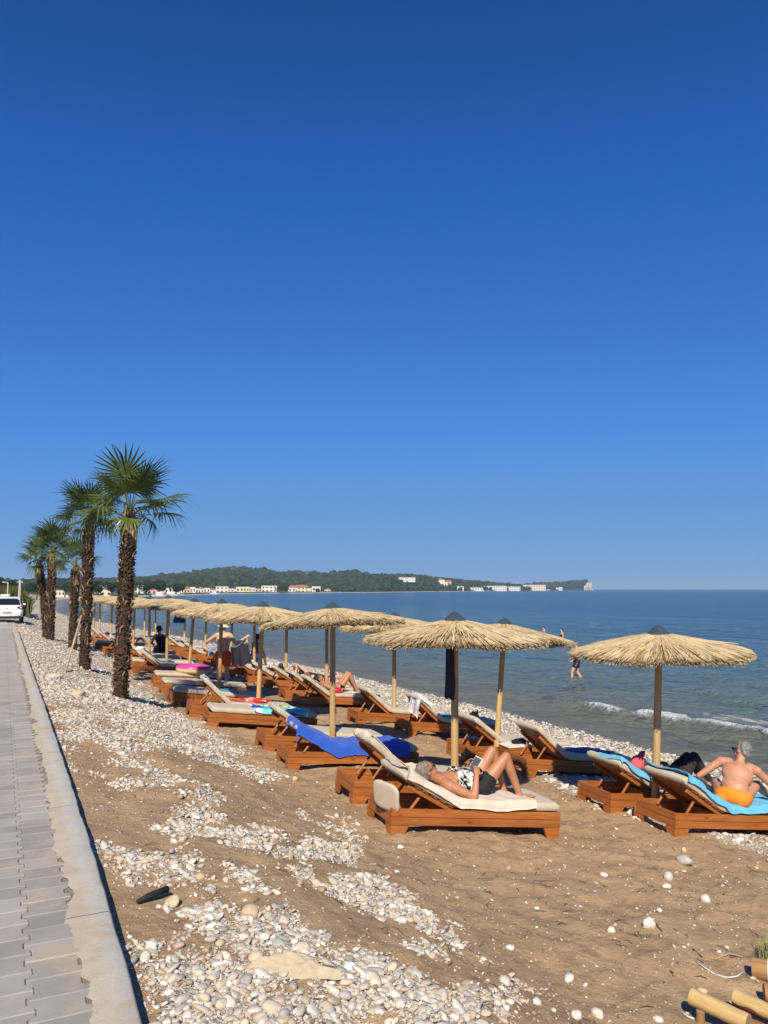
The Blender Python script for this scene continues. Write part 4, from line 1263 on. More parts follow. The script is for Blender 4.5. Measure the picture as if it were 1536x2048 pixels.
# ------------------------------------------------------------------ thatched umbrellas
wood('pole_pine', (.40, .245, .095), (.53, .345, .145), (.62, .43, .20), 'z', .6, .12)
simple('cap_felt', (.035, .055, .075), .9, .15, 9, .3, 60)
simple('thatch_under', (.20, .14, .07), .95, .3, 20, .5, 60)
t = NT('reed_thatch'); c = t.attr('tint').outputs['Color']; t.base(t.mix(t.ramp(t.noise(t.coord('Object'), 30, 3), [(.35, .45), (.6, 0.0)]), c, (.30, .20, .10))); t.rough(.7); t.spec(.25); MAT['reed_thatch'] = t.m
R_CAN = 1.15
def thatch_mesh(seed):
    r = np.random.default_rng(seed)
    n = 3000
    th = r.uniform(0, 2 * np.pi, n)
    top = r.uniform(0, 1, n) < .55
    r0 = np.where(top, r.uniform(.08, .62, n), r.uniform(.5, .95, n))
    r1 = np.where(top & (r.uniform(0, 1, n) < .5), r0 + r.uniform(.35, .6, n), R_CAN * r.normal(1.0, .014, n))
    r1 = np.minimum(r1, R_CAN * 1.05)
    lay = np.where(r1 > R_CAN * .9, r.uniform(-.055, .010, n), r.uniform(.0, .016, n))
    lift = np.where(r.uniform(0, 1, n) < .02, r.uniform(.01, .045, n), 0)
    wv = .02 * np.sin(th * 5 + seed) + .015 * np.sin(th * 11 + 2 * seed)
    prof = lambda q: 2.245 - .09 * (q / R_CAN) - .145 * (q / R_CAN) ** 1.12
    nt = 5
    T = np.linspace(0, 1, nt)
    rr = r0[:, None] + (r1 - r0)[:, None] * T
    skew = r.normal(0, .05, n)
    tt = th[:, None] + skew[:, None] * T / np.maximum(rr, .3)
    zz = prof(rr) + (lay + wv * .6)[:, None] * (rr / R_CAN) + lift[:, None] * T ** 2 - (r.uniform(0, .035, n) * (r1 > R_CAN * .9))[:, None] * T ** 4
    w = r.uniform(.0045, .0105, n)[:, None] * np.where(T > .9, .8, 1.0)
    C = np.stack([rr * np.cos(tt), rr * np.sin(tt), zz], -1)
    S = np.stack([-np.sin(tt), np.cos(tt), 0 * tt], -1)
    N = np.array([0, 0, 1.0])
    V = np.stack([C - S * w[..., None], C + S * w[..., None], C + N * (w * 1.5)[..., None]], 2)   # n,nt,3,3
    Vf = V.reshape(-1, 3)
    F = []
    b = (np.arange(n) * nt * 3)[:, None]
    for k in range(nt - 1):
        for i in range(3):
            j = (i + 1) % 3
            F.append(np.concatenate([b + k * 3 + i, b + k * 3 + j, b + (k + 1) * 3 + j, b + (k + 1) * 3 + i], 1))
    F = np.concatenate(F)
    pal = np.array([(.60, .46, .25), (.69, .55, .33), (.52, .38, .20), (.65, .51, .30), (.74, .63, .43), (.40, .28, .15), (.54, .37, .22)])
    c = pal[r.choice(7, n, p=[.2, .22, .15, .2, .1, .06, .07])] * r.uniform(.82, 1.08, (n, 1))
    tip = np.where(T > .9, .72, 1.0)
    tint = (c[:, None, :] * tip[None, :, None])
    me = np_mesh('thatch', Vf, F[:, ::-1], False, {'tint': np.repeat(tint.reshape(-1, 3), 3, 0)})
    me.materials.append(MAT['reed_thatch'])
    return me
THATCH = [thatch_mesh(s) for s in (1, 2, 3)]
def umb_parts():
    mb = MB(); mb.tube([(0, 0, -.4), (0, 0, .5), (0, 0, 1.3), (0, 0, 2.27)], [.048, .047, .045, .042], 16)
    me = mb.mesh('pole', True); auto_smooth(me, 50); pole = me
    mb = MB(); n = 28
    ring = lambda r, z: [(r * math.cos(2 * math.pi * k / n), r * math.sin(2 * math.pi * k / n), z) for k in range(n)]
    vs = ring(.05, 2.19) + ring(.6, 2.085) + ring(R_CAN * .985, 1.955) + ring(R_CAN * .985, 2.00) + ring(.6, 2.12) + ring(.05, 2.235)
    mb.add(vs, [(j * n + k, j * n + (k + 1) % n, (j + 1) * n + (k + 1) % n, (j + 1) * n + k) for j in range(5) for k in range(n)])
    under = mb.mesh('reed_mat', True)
    mb = MB(); mb.add(ring(.150, 2.232) + ring(.132, 2.252) + ring(.05, 2.318) + [(0, 0, 2.345)], [(j * n + k, j * n + (k + 1) % n, (j + 1) * n + (k + 1) % n, (j + 1) * n + k) for j in range(2) for k in range(n)] + [(2 * n + k, 2 * n + (k + 1) % n, 3 * n) for k in range(n)])
    cap = mb.mesh('cap', True)
    mb = MB(); mb.box(.04, R_CAN * .9, -.014, .014, -.02, .02); rib = mb.mesh('rib')
    return pole, under, cap, rib
U_POLE, U_UNDER, U_CAP, U_RIB = umb_parts()
for me, m in ((U_POLE, 'pole_pine'), (U_UNDER, 'thatch_under'), (U_CAP, 'cap_felt'), (U_RIB, 'pole_pine')): me.materials.append(MAT[m])
ORD = ['nearest', 'second', 'third', 'fourth', 'fifth', 'sixth', 'seventh', 'eighth', 'ninth', 'tenth', 'eleventh', 'twelfth']
def umbrella(x, y, label, i, scale=1.0, lean=(0, 0), canopy_tilt=(0, 0), lift=0.0):
    rnd = random.Random(i * 7 + 3)
    root = empty('beach_umbrella', Matrix.Translation((x, y, gz(x, y) + lift)) @ Euler((lean[0], lean[1], 0)).to_matrix().to_4x4()); tag(root, label, 'umbrella', 'thatched umbrellas on the beach')
    link('pole', U_POLE, None, root)
    T = Matrix.Translation((0, 0, 2.1)) @ Euler((canopy_tilt[0], canopy_tilt[1], rnd.uniform(0, 6.28))).to_matrix().to_4x4() @ Matrix.Translation((0, 0, -2.1)) @ Matrix.Diagonal((scale, scale, 1, 1))
    th = link('thatch', THATCH[i % 3], None, root); th.matrix_local = T; th['kind'] = 'stuff'
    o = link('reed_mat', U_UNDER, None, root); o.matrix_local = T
    o = link('cap', U_CAP, None, root); o.matrix_local = T
    for k in range(6):
        o = link('rib', U_RIB, None, root)
        o.matrix_local = T @ Matrix.Translation((0, 0, 2.12)) @ Matrix.Rotation(k * math.pi / 3, 4, 'Z') @ Matrix.Rotation(rad(10), 4, 'Y')
FRONT = [(4.98, 8.2), (4.78, 11.56), (4.7, 15.3), (4.75, 18.6), (4.72, 21.9), (4.7, 25.0), (4.7, 28.2), (4.72, 32.2), (4.7, 35.6), (4.7, 39.0), (4.7, 43.6), (4.7, 47.0)]
BACK = [(7.42, 7.42), (7.45, 10.95), (7.6, 14.95), (7.6, 18.8), (7.6, 22.0), (7.6, 25.2), (7.6, 28.2), (7.6, 32.2), (7.6, 36.3), (7.6, 40.0), (7.6, 43.7), (7.6, 47.5)]
for i, (x, y) in enumerate(FRONT):
    umbrella(x, y, f'{ORD[i]} thatched umbrella of the row nearer the pavement', i, 1.0 if i else .96, (random.gauss(0, .018), random.gauss(0, .018)) if i else (0, .012), (random.gauss(.025, .02), random.gauss(0, .025)) if i else (.0, .01), {0: .03, 1: .10}.get(i, .04))
for i, (x, y) in enumerate(BACK):
    umbrella(x, y, f'{ORD[i]} thatched umbrella of the row nearer the sea', i + 2, 0.95 if i == 0 else 1.0, {0: (.025, .055), 1: (.0, .10)}.get(i, (random.gauss(0, .015), random.gauss(0, .015))), {0: (.03, .075), 1: (.0, -.04)}.get(i, (random.gauss(.025, .02), random.gauss(0, .025))))

# ------------------------------------------------------------------ sun loungers
wood('lounger_x', (.24, .070, .014), (.35, .113, .025), (.44, .168, .043), 'x', .42, .14)
wood('lounger_y', (.24, .070, .014), (.34, .110, .025), (.43, .162, .042), 'y', .42, .14)
fabric('canvas', (.53, .45, .335), .07)
simple('bolt_steel', (.55, .53, .50), .35, .1, 4, 0, 1, .5, .004, .9)
LL, LW, PIV = 2.0, .72, .74
S_P, S_TOT = 1.24, 1.95
def path(s, ang):
    """centre line of the mattress: s from the foot end; returns x, z, tangent angle"""
    s = np.asarray(s, float)
    ss = np.linspace(-.3, 2.6, 1200); th = rad(ang) * sstep(S_P - .09, S_P + .09, ss)
    ds = ss[1] - ss[0]
    X = 1.985 - np.concatenate([[0], np.cumsum(np.cos(th[:-1]) * ds)]) ; Z = np.concatenate([[0], np.cumsum(np.sin(th[:-1]) * ds)])
    k0 = np.searchsorted(ss, 0.0)
    X = X - X[k0] + 1.985; Z = Z - Z[k0] + .297
    return np.interp(s, ss, X), np.interp(s, ss, Z), np.interp(s, ss, th)
def mattress_mesh(ang):
    n = 64; s = np.linspace(0, S_TOT, n)
    x, z, th = path(s, ang)
    hw, ht, rr = LW / 2 - .01, .045, .028
    sec = []
    for k in range(20):
        a = 2 * math.pi * k / 20; c, q = math.cos(a), math.sin(a)
        sec.append((hw * math.copysign(abs(c) ** .14, c), ht * math.copysign(abs(q) ** .24, q)))
    V = []
    for i in range(n):
        e = min(1, .35 + .65 * math.sqrt(min(1, min(s[i], S_TOT - s[i]) / .03)))
        dip = 1 - .22 * math.exp(-((s[i] - S_P) / .02) ** 2) - .16 * math.exp(-((s[i] - .62) / .014) ** 2) - .2 * math.exp(-((s[i] - 1.72) / .016) ** 2)
        for (a, b) in sec:
            bb = b * e * dip * (1 + (.14 * (1 - (a / hw) ** 2) if b > 0 else 0)); aa = a * (1 - .03 * (1 - e))
            nx, nz = math.sin(th[i]), math.cos(th[i])
            V.append((x[i] + nx * bb, LW / 2 + aa + .004 * math.sin(s[i] * 23), z[i] + nz * bb + .0))
    mb = MB(); k = 20
    mb.add(V, [(i * k + j, i * k + (j + 1) % k, (i + 1) * k + (j + 1) % k, (i + 1) * k + j) for i in range(n - 1) for j in range(k)] + [tuple(range(k - 1, -1, -1)), tuple((n - 1) * k + j for j in range(k))])
    me = mb.mesh('mattress'); auto_smooth(me, 55)
    bm = bmesh.new(); bm.from_mesh(me); bmesh.ops.recalc_face_normals(bm, faces=bm.faces); bm.to_mesh(me); bm.free()
    me.materials.append(MAT['canvas'])
    return me
def lounger_proto(ang):
    """list of (name, mesh, local matrix, parent index)"""
    X, Y = MAT['lounger_x'], MAT['lounger_y']
    out = []
    def part(name, mb, m, par=None, M=None):
        me = mb.mesh(name); me.materials.append(m); out.append((name, me, M or Matrix(), par)); return len(out) - 1
    T = .028
    for y0 in (0, LW - T):
        mb = MB(); mb.box(0, LL, y0, y0 + T, .167, .247, None, .004); part('side_plank', mb, X)
        mb = MB(); mb.box(0, LL, y0, y0 + T, .084, .163, None, .004); part('side_plank', mb, X)
    for x0 in (.004, LL - T - .004):
        mb = MB(); mb.box(x0, x0 + T, T + .001, LW - T - .001, .166, .245, None, .004); part('end_plank', mb, Y)
        mb = MB(); mb.box(x0, x0 + T, T + .001, LW - T - .001, .085, .162, None, .004); part('end_plank', mb, Y)
    for sx in (0, 1):
        for sy in (0, 1):
            mb = MB()
            P = [(0, .082), (.20, .082), (.15, .0), (0, 0)]
            y0, y1 = (0.001, T + .004) if sy == 0 else (LW - T - .004, LW - .001)
            mb.prism([((LL - p[0] if sx else p[0]), p[1] - .03 * (p[1] == 0)) for p in P], y0, y1, 'y')
            Q = [(T + .005, .082), (.17, .082), (.13, 0), (T + .005, 0)]
            x0, x1 = (0.006, T + .004) if sx == 0 else (LL - T - .004, LL - .006)
            mb.prism([((LW - p[0] if sy else p[0]), p[1] - .03 * (p[1] == 0)) for p in Q], x0, x1, 'x')
            part('leg', mb, X)
    for y0, d_ in ((0, -1), (LW, 1)):
        mb = MB(); mb.tube([(.80, y0, .207), (.80, y0 + d_ * .004, .207)], [.009, .007], 8); me = mb.mesh('bolt'); me.materials.append(MAT['bolt_steel']); out.append(('bolt', me, Matrix(), None))
    mb = MB(); mb.box(PIV + .02, LL - T - .005, T + .002, LW - T - .002, .225, .246); part('deck', mb, Y)
    mb = MB(); mb.box(PIV - .06, PIV + .018, T + .002, LW - T - .002, .10, .224); part('cross_rail', mb, Y)
    # backrest: rails and slats turned about the hinge
    MB_ = Matrix.Translation((PIV, 0, .238)) @ Matrix.Rotation(rad(ang), 4, 'Y')
    out.append(('backrest', None, MB_, None)); bi = len(out) - 1
    for y0 in (T + .03, LW - T - .03 - .03):
        mb = MB(); mb.box(-.61, 0, y0, y0 + .03, -.052, -.004, None, .004); part('rail', mb, X, bi)
    for k in range(6):
        mb = MB(); x0 = -.665 + k * .110; mb.box(x0, x0 + .082, T + .008, LW - T - .008, -.003, .013, None, .004); part('slat', mb, Y, bi)
    if ang > 5:
        tip = MB_ @ Vector((-.40, 0, -.03))
        for y0 in (T + .075, LW - T - .105):
            mb = MB(); mb.tube([(.24, y0 + .015, .205), (tip.x, y0 + .015, tip.z)], .016, 8); part('strut', mb, X)
    out.append(('mattress', mattress_mesh(ang), Matrix(), None))
    return out
PROTO = {a: lounger_proto(a) for a in (0, 24, 27, 30, 33, 36, 38)}
LYAW = rad(-5.7)
def lounger(x, y, ang, label, z=None, yaw=LYAW, group='wooden sun loungers on the beach'):
    z0 = gz(x + .05, y + .2) if z is None else z
    x1, y1 = x + LL * math.cos(yaw), y + LL * math.sin(yaw)
    z1 = gz(x1, y1 + .3)
    pitch = math.atan2(z0 - z1, LL)
    M = Matrix.Translation((x, y, z0 + .01)) @ Matrix.Rotation(yaw, 4, 'Z') @ Matrix.Rotation(pitch, 4, 'Y')
    root = empty('sun_lounger', M); tag(root, label, 'sun lounger', group)
    made = []
    for name, me, L, par in PROTO[ang]:
        p = root if par is None else made[par]
        o = empty(name, L, p) if me is None else link(name, me, None, p)
        if me is not None: o.matrix_local = L
        made.append(o)
    return M
LM = {}
front = {0: (3.61, 7.2, 24, 3.78, 8.52, 36, 'wooden lounger under the reading woman', 'wooden lounger with raised back behind the reading woman, off-white towel on top'),
         1: (3.69, 10.58, 24, 3.71, 11.74, 30, 'wooden lounger spread with a royal blue towel', 'bare beige lounger with raised back just behind the royal blue towel'),
         2: (3.34, 13.85, 0, 3.25, 14.9, 38, 'flat wooden lounger with an aqua printed towel', 'lounger with raised back and red cloths beside the aqua towel'),
         3: (3.27, 16.85, 0, 3.42, 18.8, 0, 'flat lounger with a small teal towel, left of the man in orange shorts', 'flat lounger just behind the standing man in orange shorts'),
         4: (3.6, 20.9, 0, 3.66, 24.6, 33, 'flat lounger carrying the pink and yellow float', 'lounger with a navy towel over its raised back')}
for i, v_ in front.items():
    LM['F%dn' % i] = (lounger(v_[0], v_[1], v_[2], v_[6]), v_[2])
    LM['F%df' % i] = (lounger(v_[3], v_[4], v_[5], v_[7]), v_[5])
for i in range(5, 10):
    x, y = FRONT[i]
    a1, a2 = [(33, 0), (38, 27), (27, 38), (0, 33), (38, 38)][i - 5]
    if i < 9 : LM['F%dn' % i] = (lounger(x - 1.15, y - .95, a1, f'near lounger of the pair at the {ORD[i]} umbrella pole of the pavement row'), a1)
    LM['F%df' % i] = (lounger(x - 1.12, y + .28, a2, f'far lounger of the pair at the {ORD[i]} umbrella pole of the pavement row'), a2)
back = {0: (6.91, 6.62, 27, 6.88, 7.62, 27, 'wooden lounger with light blue towel where the grey-haired man sits', 'wooden lounger with light blue towel under the woman in the pink cap'),
        1: (7.25, 9.85, 36, 6.85, 10.95, 33, 'beige lounger with dark blue clothes on its foot, raised back', 'beige lounger behind the small white table, raised back'),
        2: (7.05, 13.3, 36, 6.65, 14.76, 36, 'lounger with turquoise towel and a patterned cloth hanging from its head', 'bare beige lounger with raised back beside the third seaward umbrella'),
        3: (6.40, 17.55, 33, 6.45, 18.75, 33, 'lounger under the sunbather with bent knees', 'lounger with white towel under the sunbather stretching one arm'),
        4: (6.75, 21.2, 27, 6.6, 22.5, 27, 'lounger with white towel under the dark-haired woman', 'lounger behind the dark-haired woman, white towel on its raised back')}
for i, v_ in back.items():
    LM['B%dn' % i] = (lounger(v_[0], v_[1], v_[2], v_[6]), v_[2])
    LM['B%df' % i] = (lounger(v_[3], v_[4], v_[5], v_[7]), v_[5])
for i in range(5, 9):
    x, y = BACK[i]
    a1, a2 = [(27, 33), (33, 33), (27, 38), (33, 0)][i - 5]
    LM['B%dn' % i] = (lounger(x - 1.15, y - .95, a1, f'near lounger of the pair at the {ORD[i]} umbrella pole of the sea row'), a1)
    LM['B%df' % i] = (lounger(x - 1.12, y + .28, a2, f'far lounger of the pair at the {ORD[i]} umbrella pole of the sea row'), a2)
# one more lounger cut by the right edge
LM['edge'] = (lounger(8.02, 5.42, 33, 'lounger end just showing at the right edge below the seated man'), 33)

# ------------------------------------------------------------------ towels
TW = {'beige': fabric('towel_beige', (.66, .55, .44)), 'white': fabric('towel_white', (.76, .73, .68)), 'cream': fabric('towel_cream', (.72, .64, .50)),
      'royal': fabric('towel_royal', (.034, .105, .50)), 'sky': fabric('towel_sky', (.13, .46, .68)), 'navy': fabric('towel_navy', (.025, .055, .13)), 'turq': fabric('towel_turquoise', (.03, .40, .56)),
      'black': fabric('cloth_black', (.012, .012, .018)), 'orange': fabric('cloth_orange', (.80, .14, .03)), 'pink': fabric('cloth_pink', (.62, .06, .30)), 'denim': fabric('cloth_denim', (.045, .08, .20)), 'teal': fabric('cloth_teal', (.05, .32, .36)),
      'aqua': pattern('print_aqua', [(.16, .62, .66), (.62, .80, .78), (.02, .10, .52), (.10, .50, .60), (.70, .82, .80)], 3.2), 'red': pattern('print_red', [(.55, .03, .05), (.42, .02, .08), (.72, .10, .06), (.75, .55, .50)], 9),
      'green': pattern('print_green', [(.16, .34, .06), (.68, .62, .12), (.06, .40, .20), (.75, .72, .6)], 10), 'floral': pattern('print_pastel', [(.74, .72, .68), (.46, .58, .60), (.72, .48, .50), (.78, .77, .74), (.62, .66, .60)], 14),
      'bluestripe': stripes('stripe_blue', [(.14, .30, .62), (.62, .68, .74), (.14, .30, .62), (.25, .42, .70)], 'y', 6)}
def drape(key, name, mat, label, s0, s1, v0, v1, hang=.12, seed=0, wr=.012, cat='towel', group='towels on the loungers', skew=0.0, lift=.0, thick=.008):
    """cloth lying along the mattress: s from the head end (negative hangs over it), v across (outside 0..LW hangs over the side)"""
    M, ang = LM[key]
    ns, nv = max(12, int((s1 - s0) / .028)), max(10, int((v1 - v0) / .028))
    S, Vv = np.meshgrid(np.linspace(s0, s1, ns), np.linspace(v0, v1, nv), indexing='ij')
    Vv = Vv + skew * (S - s0) + .018 * fbm(S * 4, S * 0 + seed, 2, seed)
    S = S + .02 * fbm(Vv * 5, Vv * 0 + seed, 2, seed + 3)
    f = S_TOT - np.maximum(S, 0.0)
    x, z, th = path(f, ang)
    off = .052 + lift + wr * (.6 + fbm(S * 5 + seed, Vv * 3.5, 3, seed + 7)) + .008 * np.sin(S * 9 + Vv * 14 + seed) * (.5 + .5 * fbm(S * 2, Vv * 2, 2, seed))
    off = np.maximum(off, .05 + lift)
    nx, nz = np.sin(th), np.cos(th)
    X = x + nx * off; Z = z + nz * off; Y = np.clip(Vv, -.012, LW + .012)
    ov = np.maximum(0, -Vv) + np.maximum(0, Vv - LW)
    sgn = np.where(Vv < 0, -1, 1)
    Z = Z - ov * .96 - np.where(ov > 0, .02, 0); Y = Y + sgn * (ov > 0) * (.006 + .02 * ov * np.sin(S * 17 + seed) + .02 * ov)
    hg = np.maximum(0, -S)
    X = X - np.minimum(hg, .02) - hg * .10 - (hg > .0) * .012 * np.sin(Vv * 21 + seed) * np.minimum(1, hg * 9); Z = Z - np.maximum(0, hg - .02) * .97
    P = np.stack([X, Y, Z], -1)
    # thickness
    dS = np.gradient(P, axis=0); dV = np.gradient(P, axis=1)
    N = np.cross(dS, dV); N /= np.maximum(np.linalg.norm(N, axis=-1, keepdims=True), 1e-9)
    if N[..., 2].mean() < 0: N = -N
    top, bot = (P + N * thick * .5).reshape(-1, 3), (P - N * thick * .5).reshape(-1, 3)
    F = grid_faces(ns, nv); b = len(top)
    rim = []
    idx = np.arange(ns * nv).reshape(ns, nv)
    loop = list(idx[0, :]) + list(idx[1:, -1]) + list(idx[-1, :-1][::-1]) + list(idx[1:-1, 0][::-1])
    for i in range(len(loop)):
        a, c_ = loop[i], loop[(i + 1) % len(loop)]
        rim.append((a, c_, c_ + b, a + b))
    me = np_mesh(name, np.concatenate([top, bot]), np.concatenate([F[:, ::-1], F + b, np.array(rim)]), True)
    o = link(name, me, mat); o.matrix_world = M
    tag(o, label, cat, group)
    return o
def crumple(key, name, mat, label, x, y, size, seed, cat='cloth', group=None, z=None, M=None):
    """a cloth thrown down in a heap"""
    if M is None: M = LM[key][0]
    V0, F0 = ICO3
    n1 = noise3(V0[:, 0] * 2.2 + seed, V0[:, 1] * 2.2, V0[:, 2] * 2.2, seed); n2 = noise3(V0[:, 0] * 6 + seed, V0[:, 1] * 6, V0[:, 2] * 3, seed + 1)
    k = 1 + .35 * n1 + .16 * n2
    V = V0 * k[:, None] * np.array(size)
    V[:, 2] = np.maximum(V[:, 2], -.25 * size[2])
    zz = .335 if z is None else z
    V = V + np.array([x, y, zz + .22 * size[2]])
    o = link(name, np_mesh(name, V, F0, True), mat); o.matrix_world = M
    tag(o, label, cat, group)
    return o
drape('F0n', 'towel', TW['beige'], 'pinkish beige towel under the reading woman', -.02, 1.62, -.07, .66, seed=1)
drape('F0f', 'towel', TW['cream'], 'off-white towel hung over the raised back behind the reading woman', -.10, .95, .10, .62, seed=2)
drape('F1n', 'towel', TW['royal'], 'royal blue towel covering a whole lounger', -.14, 1.80, -.16, .60, seed=3, wr=.028)
drape('F2n', 'towel', TW['aqua'], 'aqua and blue printed towel on the flat lounger', .75, 1.75, -.05, .60, seed=4)
crumple('F2n', 'beach_cloth', TW['green'], 'green and yellow printed cloth lying beside the aqua towel', 1.25, .52, (.32, .12, .05), 3)
drape('F2f', 'towel', TW['orange'], 'orange cloth strip on the lounger with red cloths', .62, 1.05, .12, .45, seed=5, wr=.03)
crumple('F2f', 'beach_cloth', TW['red'], 'crumpled red printed cloth at the foot of a lounger', 1.25, .36, (.42, .2, .07), 5)
drape('F2f', 'towel', TW['bluestripe'], 'small blue striped cloth over the top of a raised back', -.08, .18, .1, .5, seed=6)
drape('F3n', 'towel', TW['teal'], 'teal towel lying on the flat lounger left of the standing man', 1.0, 1.4, .1, .6, seed=7)
drape('F4f', 'towel', TW['navy'], 'navy blue towel along a raised back behind the float', .03, 1.15, .08, .66, seed=8)
crumple('F4f', 'beach_cloth', TW['white'], 'white cloth bundled at the top of the navy towel', .12, .5, (.16, .16, .08), 6, z=.66)
drape('B0n', 'towel', TW['sky'], 'light blue towel under the grey-haired man', -.02, 1.9, -.05, .74, seed=9, wr=.024)
drape('B0f', 'towel', TW['sky'], 'light blue towel under the woman in the pink cap', -.06, 1.6, -.04, .45, seed=10, wr=.024)
crumple('B1n', 'beach_clothes', TW['denim'], 'dark blue clothes spread on the foot of a beige lounger', 1.35, .36, (.45, .24, .05), 7)
crumple('B1n', 'beach_cloth', TW['white'], 'white cloth behind the dark blue clothes', 1.45, .60, (.42, .1, .05), 8)
drape('B2n', 'towel', TW['turq'], 'turquoise towel along the lounger with the patterned cloth', .05, 1.1, .22, .70, seed=11)
drape('B2n', 'towel', TW['floral'], 'pastel printed cloth hanging over the head of a lounger', -.45, .30, -.04, .40, seed=12, wr=.022, lift=.012)
drape('B3n', 'towel', TW['white'], 'white towel under the sunbather with bent knees', .25, 1.7, .06, .68, seed=13)
drape('B3f', 'towel', TW['white'], 'white towel under the sunbather stretching one arm', .0, 1.7, .06, .68, seed=14)
drape('B4n', 'towel', TW['white'], 'white towel under the dark-haired woman', -.12, 1.5, .02, .70, seed=15)
drape('B4f', 'towel', TW['white'], 'white towel on the raised back behind the dark-haired woman', -.05, .9, .06, .66, seed=16)
drape('B6n', 'towel', TW['bluestripe'], 'blue and white striped towel hanging over a raised back', -.3, .5, .0, .5, seed=17, lift=.01)
drape('B6f', 'towel', TW['white'], 'white towel along the lounger by the seated figure in a hat', .0, 1.4, .1, .66, seed=18)
drape('F7n', 'towel', TW['white'], 'white and pale towel on a raised back right of the second palm', -.05, .6, .1, .6, seed=19)
drape('F6f', 'towel', TW['pink'], 'bright pink towel hanging near the stooping figure', -.55, .2, .05, .5, seed=20, lift=.01)
drape('F8f', 'towel', TW['pink'], 'long pink towel on a far lounger between the palm trunks', .0, 1.5, .05, .68, seed=21)
# pillow hanging from the head of the near lounger
M, a = LM['F0n']
V0, F0 = ICO3
V = np.sign(V0) * np.abs(V0) ** .55 * np.array([.026, .185, .15])
V = V * (1 + .05 * noise3(V0[:, 0] * 3, V0[:, 1] * 3, V0[:, 2] * 3, 3))[:, None]
o = link('pillow', np_mesh('pillow', V, F0, True), MAT['canvas'])
o.matrix_world = M @ Matrix.Translation((-.03, .13, .34)) @ Matrix.Rotation(rad(24), 4, 'Z') @ Matrix.Rotation(rad(-16), 4, 'Y') @ Matrix.Rotation(rad(4), 4, 'X')
tag(o, 'beige pillow hanging behind the head of the reading woman', 'pillow')
# small white table between two loungers
def table(x, y, label, key=None):
    z = gz(x, y)
    root = empty('side_table', Matrix.Translation((x, y, z)) @ Matrix.Rotation(LYAW, 4, 'Z')); tag(root, label, 'side table')
    mb = MB(); mb.box(-.22, .22, -.18, .18, .33, .35, None, .004); mb.build('table_top', WALLS['white'], root)
    for k, (a, b, c_, d) in enumerate(((-.21, .21, -.17, -.145), (-.21, .21, .145, .17), (-.21, -.185, -.144, .144), (.185, .21, -.144, .144))):
        for zz in (.02, .125, .23):
            mb = MB(); mb.box(a, b, c_, d, zz, zz + .098, None, .003); mb.build('board', MAT['lounger_x'] if k < 2 else MAT['lounger_y'], root)
    return root
table(7.62, 10.62, 'small wooden table with white top between two beige loungers')
crumple(None, 'beach_bag', TW['black'], 'black bag lying on the small white-topped table', .1, .05, (.14, .07, .05), 12, 'bag', None, .36, Matrix.Translation((7.62, 10.62, gz(7.62, 10.62))) @ Matrix.Rotation(LYAW, 4, 'Z'))
crumple('B2n', 'straw_bag', simple('straw', (.42, .24, .11), .9, .2, 20, .4), 'small tan straw bag at the foot of the turquoise towel lounger', 1.62, .45, (.10, .10, .11), 14, 'bag')
crumple('B3n', 'beach_bag', TW['red'], 'dark red bag beside the sunbather with bent knees', .92, .12, (.16, .1, .12), 15, 'bag')
# inflatable float, pink and yellow
def ring_float(M, R, r, m, label, name='pool_float'):
    mb = MB(); nu, nv = 32, 12
    V = [((R + r * math.cos(b)) * math.cos(a), (R + r * math.cos(b)) * math.sin(a), r * math.sin(b)) for a in np.linspace(0, 2 * math.pi, nu, False) for b in np.linspace(0, 2 * math.pi, nv, False)]
    mb.add(V, [(i * nv + j, ((i + 1) % nu) * nv + j, ((i + 1) % nu) * nv + (j + 1) % nv, i * nv + (j + 1) % nv) for i in range(nu) for j in range(nv)])
    o = mb.build(name, m, None, True); o.matrix_world = M; tag(o, label, 'float'); return o
t = NT('float_vinyl'); sp = t.n('ShaderNodeSeparateXYZ'); t.l(t.coord('Object'), sp.inputs[0])
t.base(t.ramp(t.math('ADD', t.math('MULTIPLY', sp.outputs[2], 3.0), .5), [(.0, (.70, .58, .26)), (.52, (.68, .07, .30))], 'CONSTANT')); t.rough(.3); t.spec(.5)
M = LM['F4n'][0]
ring_float(M @ Matrix.Translation((1.05, .36, .44)), .38, .105, t.m, 'pink and yellow ring float resting on a flat lounger')

# dark cloths hanging from the poles
def hang_cloth(x, y, ztop, zbot, wtop, wbot, mat, label, name='hanging_cloth', seed=1):
    nz, nu = 26, 20
    V = []
    for i in range(nz):
        f = i / (nz - 1); z = ztop + (zbot - ztop) * f; w = wtop + (wbot - wtop) * f
        for k in range(nu):
            a = 2 * math.pi * k / nu
            q = 1 + .25 * math.sin(3 * a + seed + f * 2) + .2 * float(noise2(a * 1.5 + seed, f * 5, seed))
            V.append((w * q * math.cos(a) * .9, w * q * math.sin(a) * .45, z + (.03 * math.sin(2 * a) if f == 1 else 0)))
    mb = MB(); mb.add(V, [(i * nu + k, i * nu + (k + 1) % nu, (i + 1) * nu + (k + 1) % nu, (i + 1) * nu + k) for i in range(nz - 1) for k in range(nu)] + [tuple(range(nu)), tuple(range(nz * nu - 1, nz * nu - 1 - nu, -1))])
    o = mb.build(name, mat, None, True); o.matrix_world = Matrix.Translation((x, y, 0)) @ Matrix.Rotation(-YAW, 4, 'Z'); tag(o, label, 'cloth'); return o
zb = gz(4.98, 8.2)
hang_cloth(4.90, 8.17, zb + 2.0, zb + 1.34, .045, .062, simple('wet_swimwear', (.012, .016, .035), .7, .4, 8), 'dark navy swimwear hanging from the nearest umbrella pole')
zb = gz(7.6, 36.3)
hang_cloth(7.35, 36.2, zb + 1.95, zb + 1.35, .05, .32, TW['navy'], 'dark triangular cloth hanging from a far umbrella pole', seed=4)
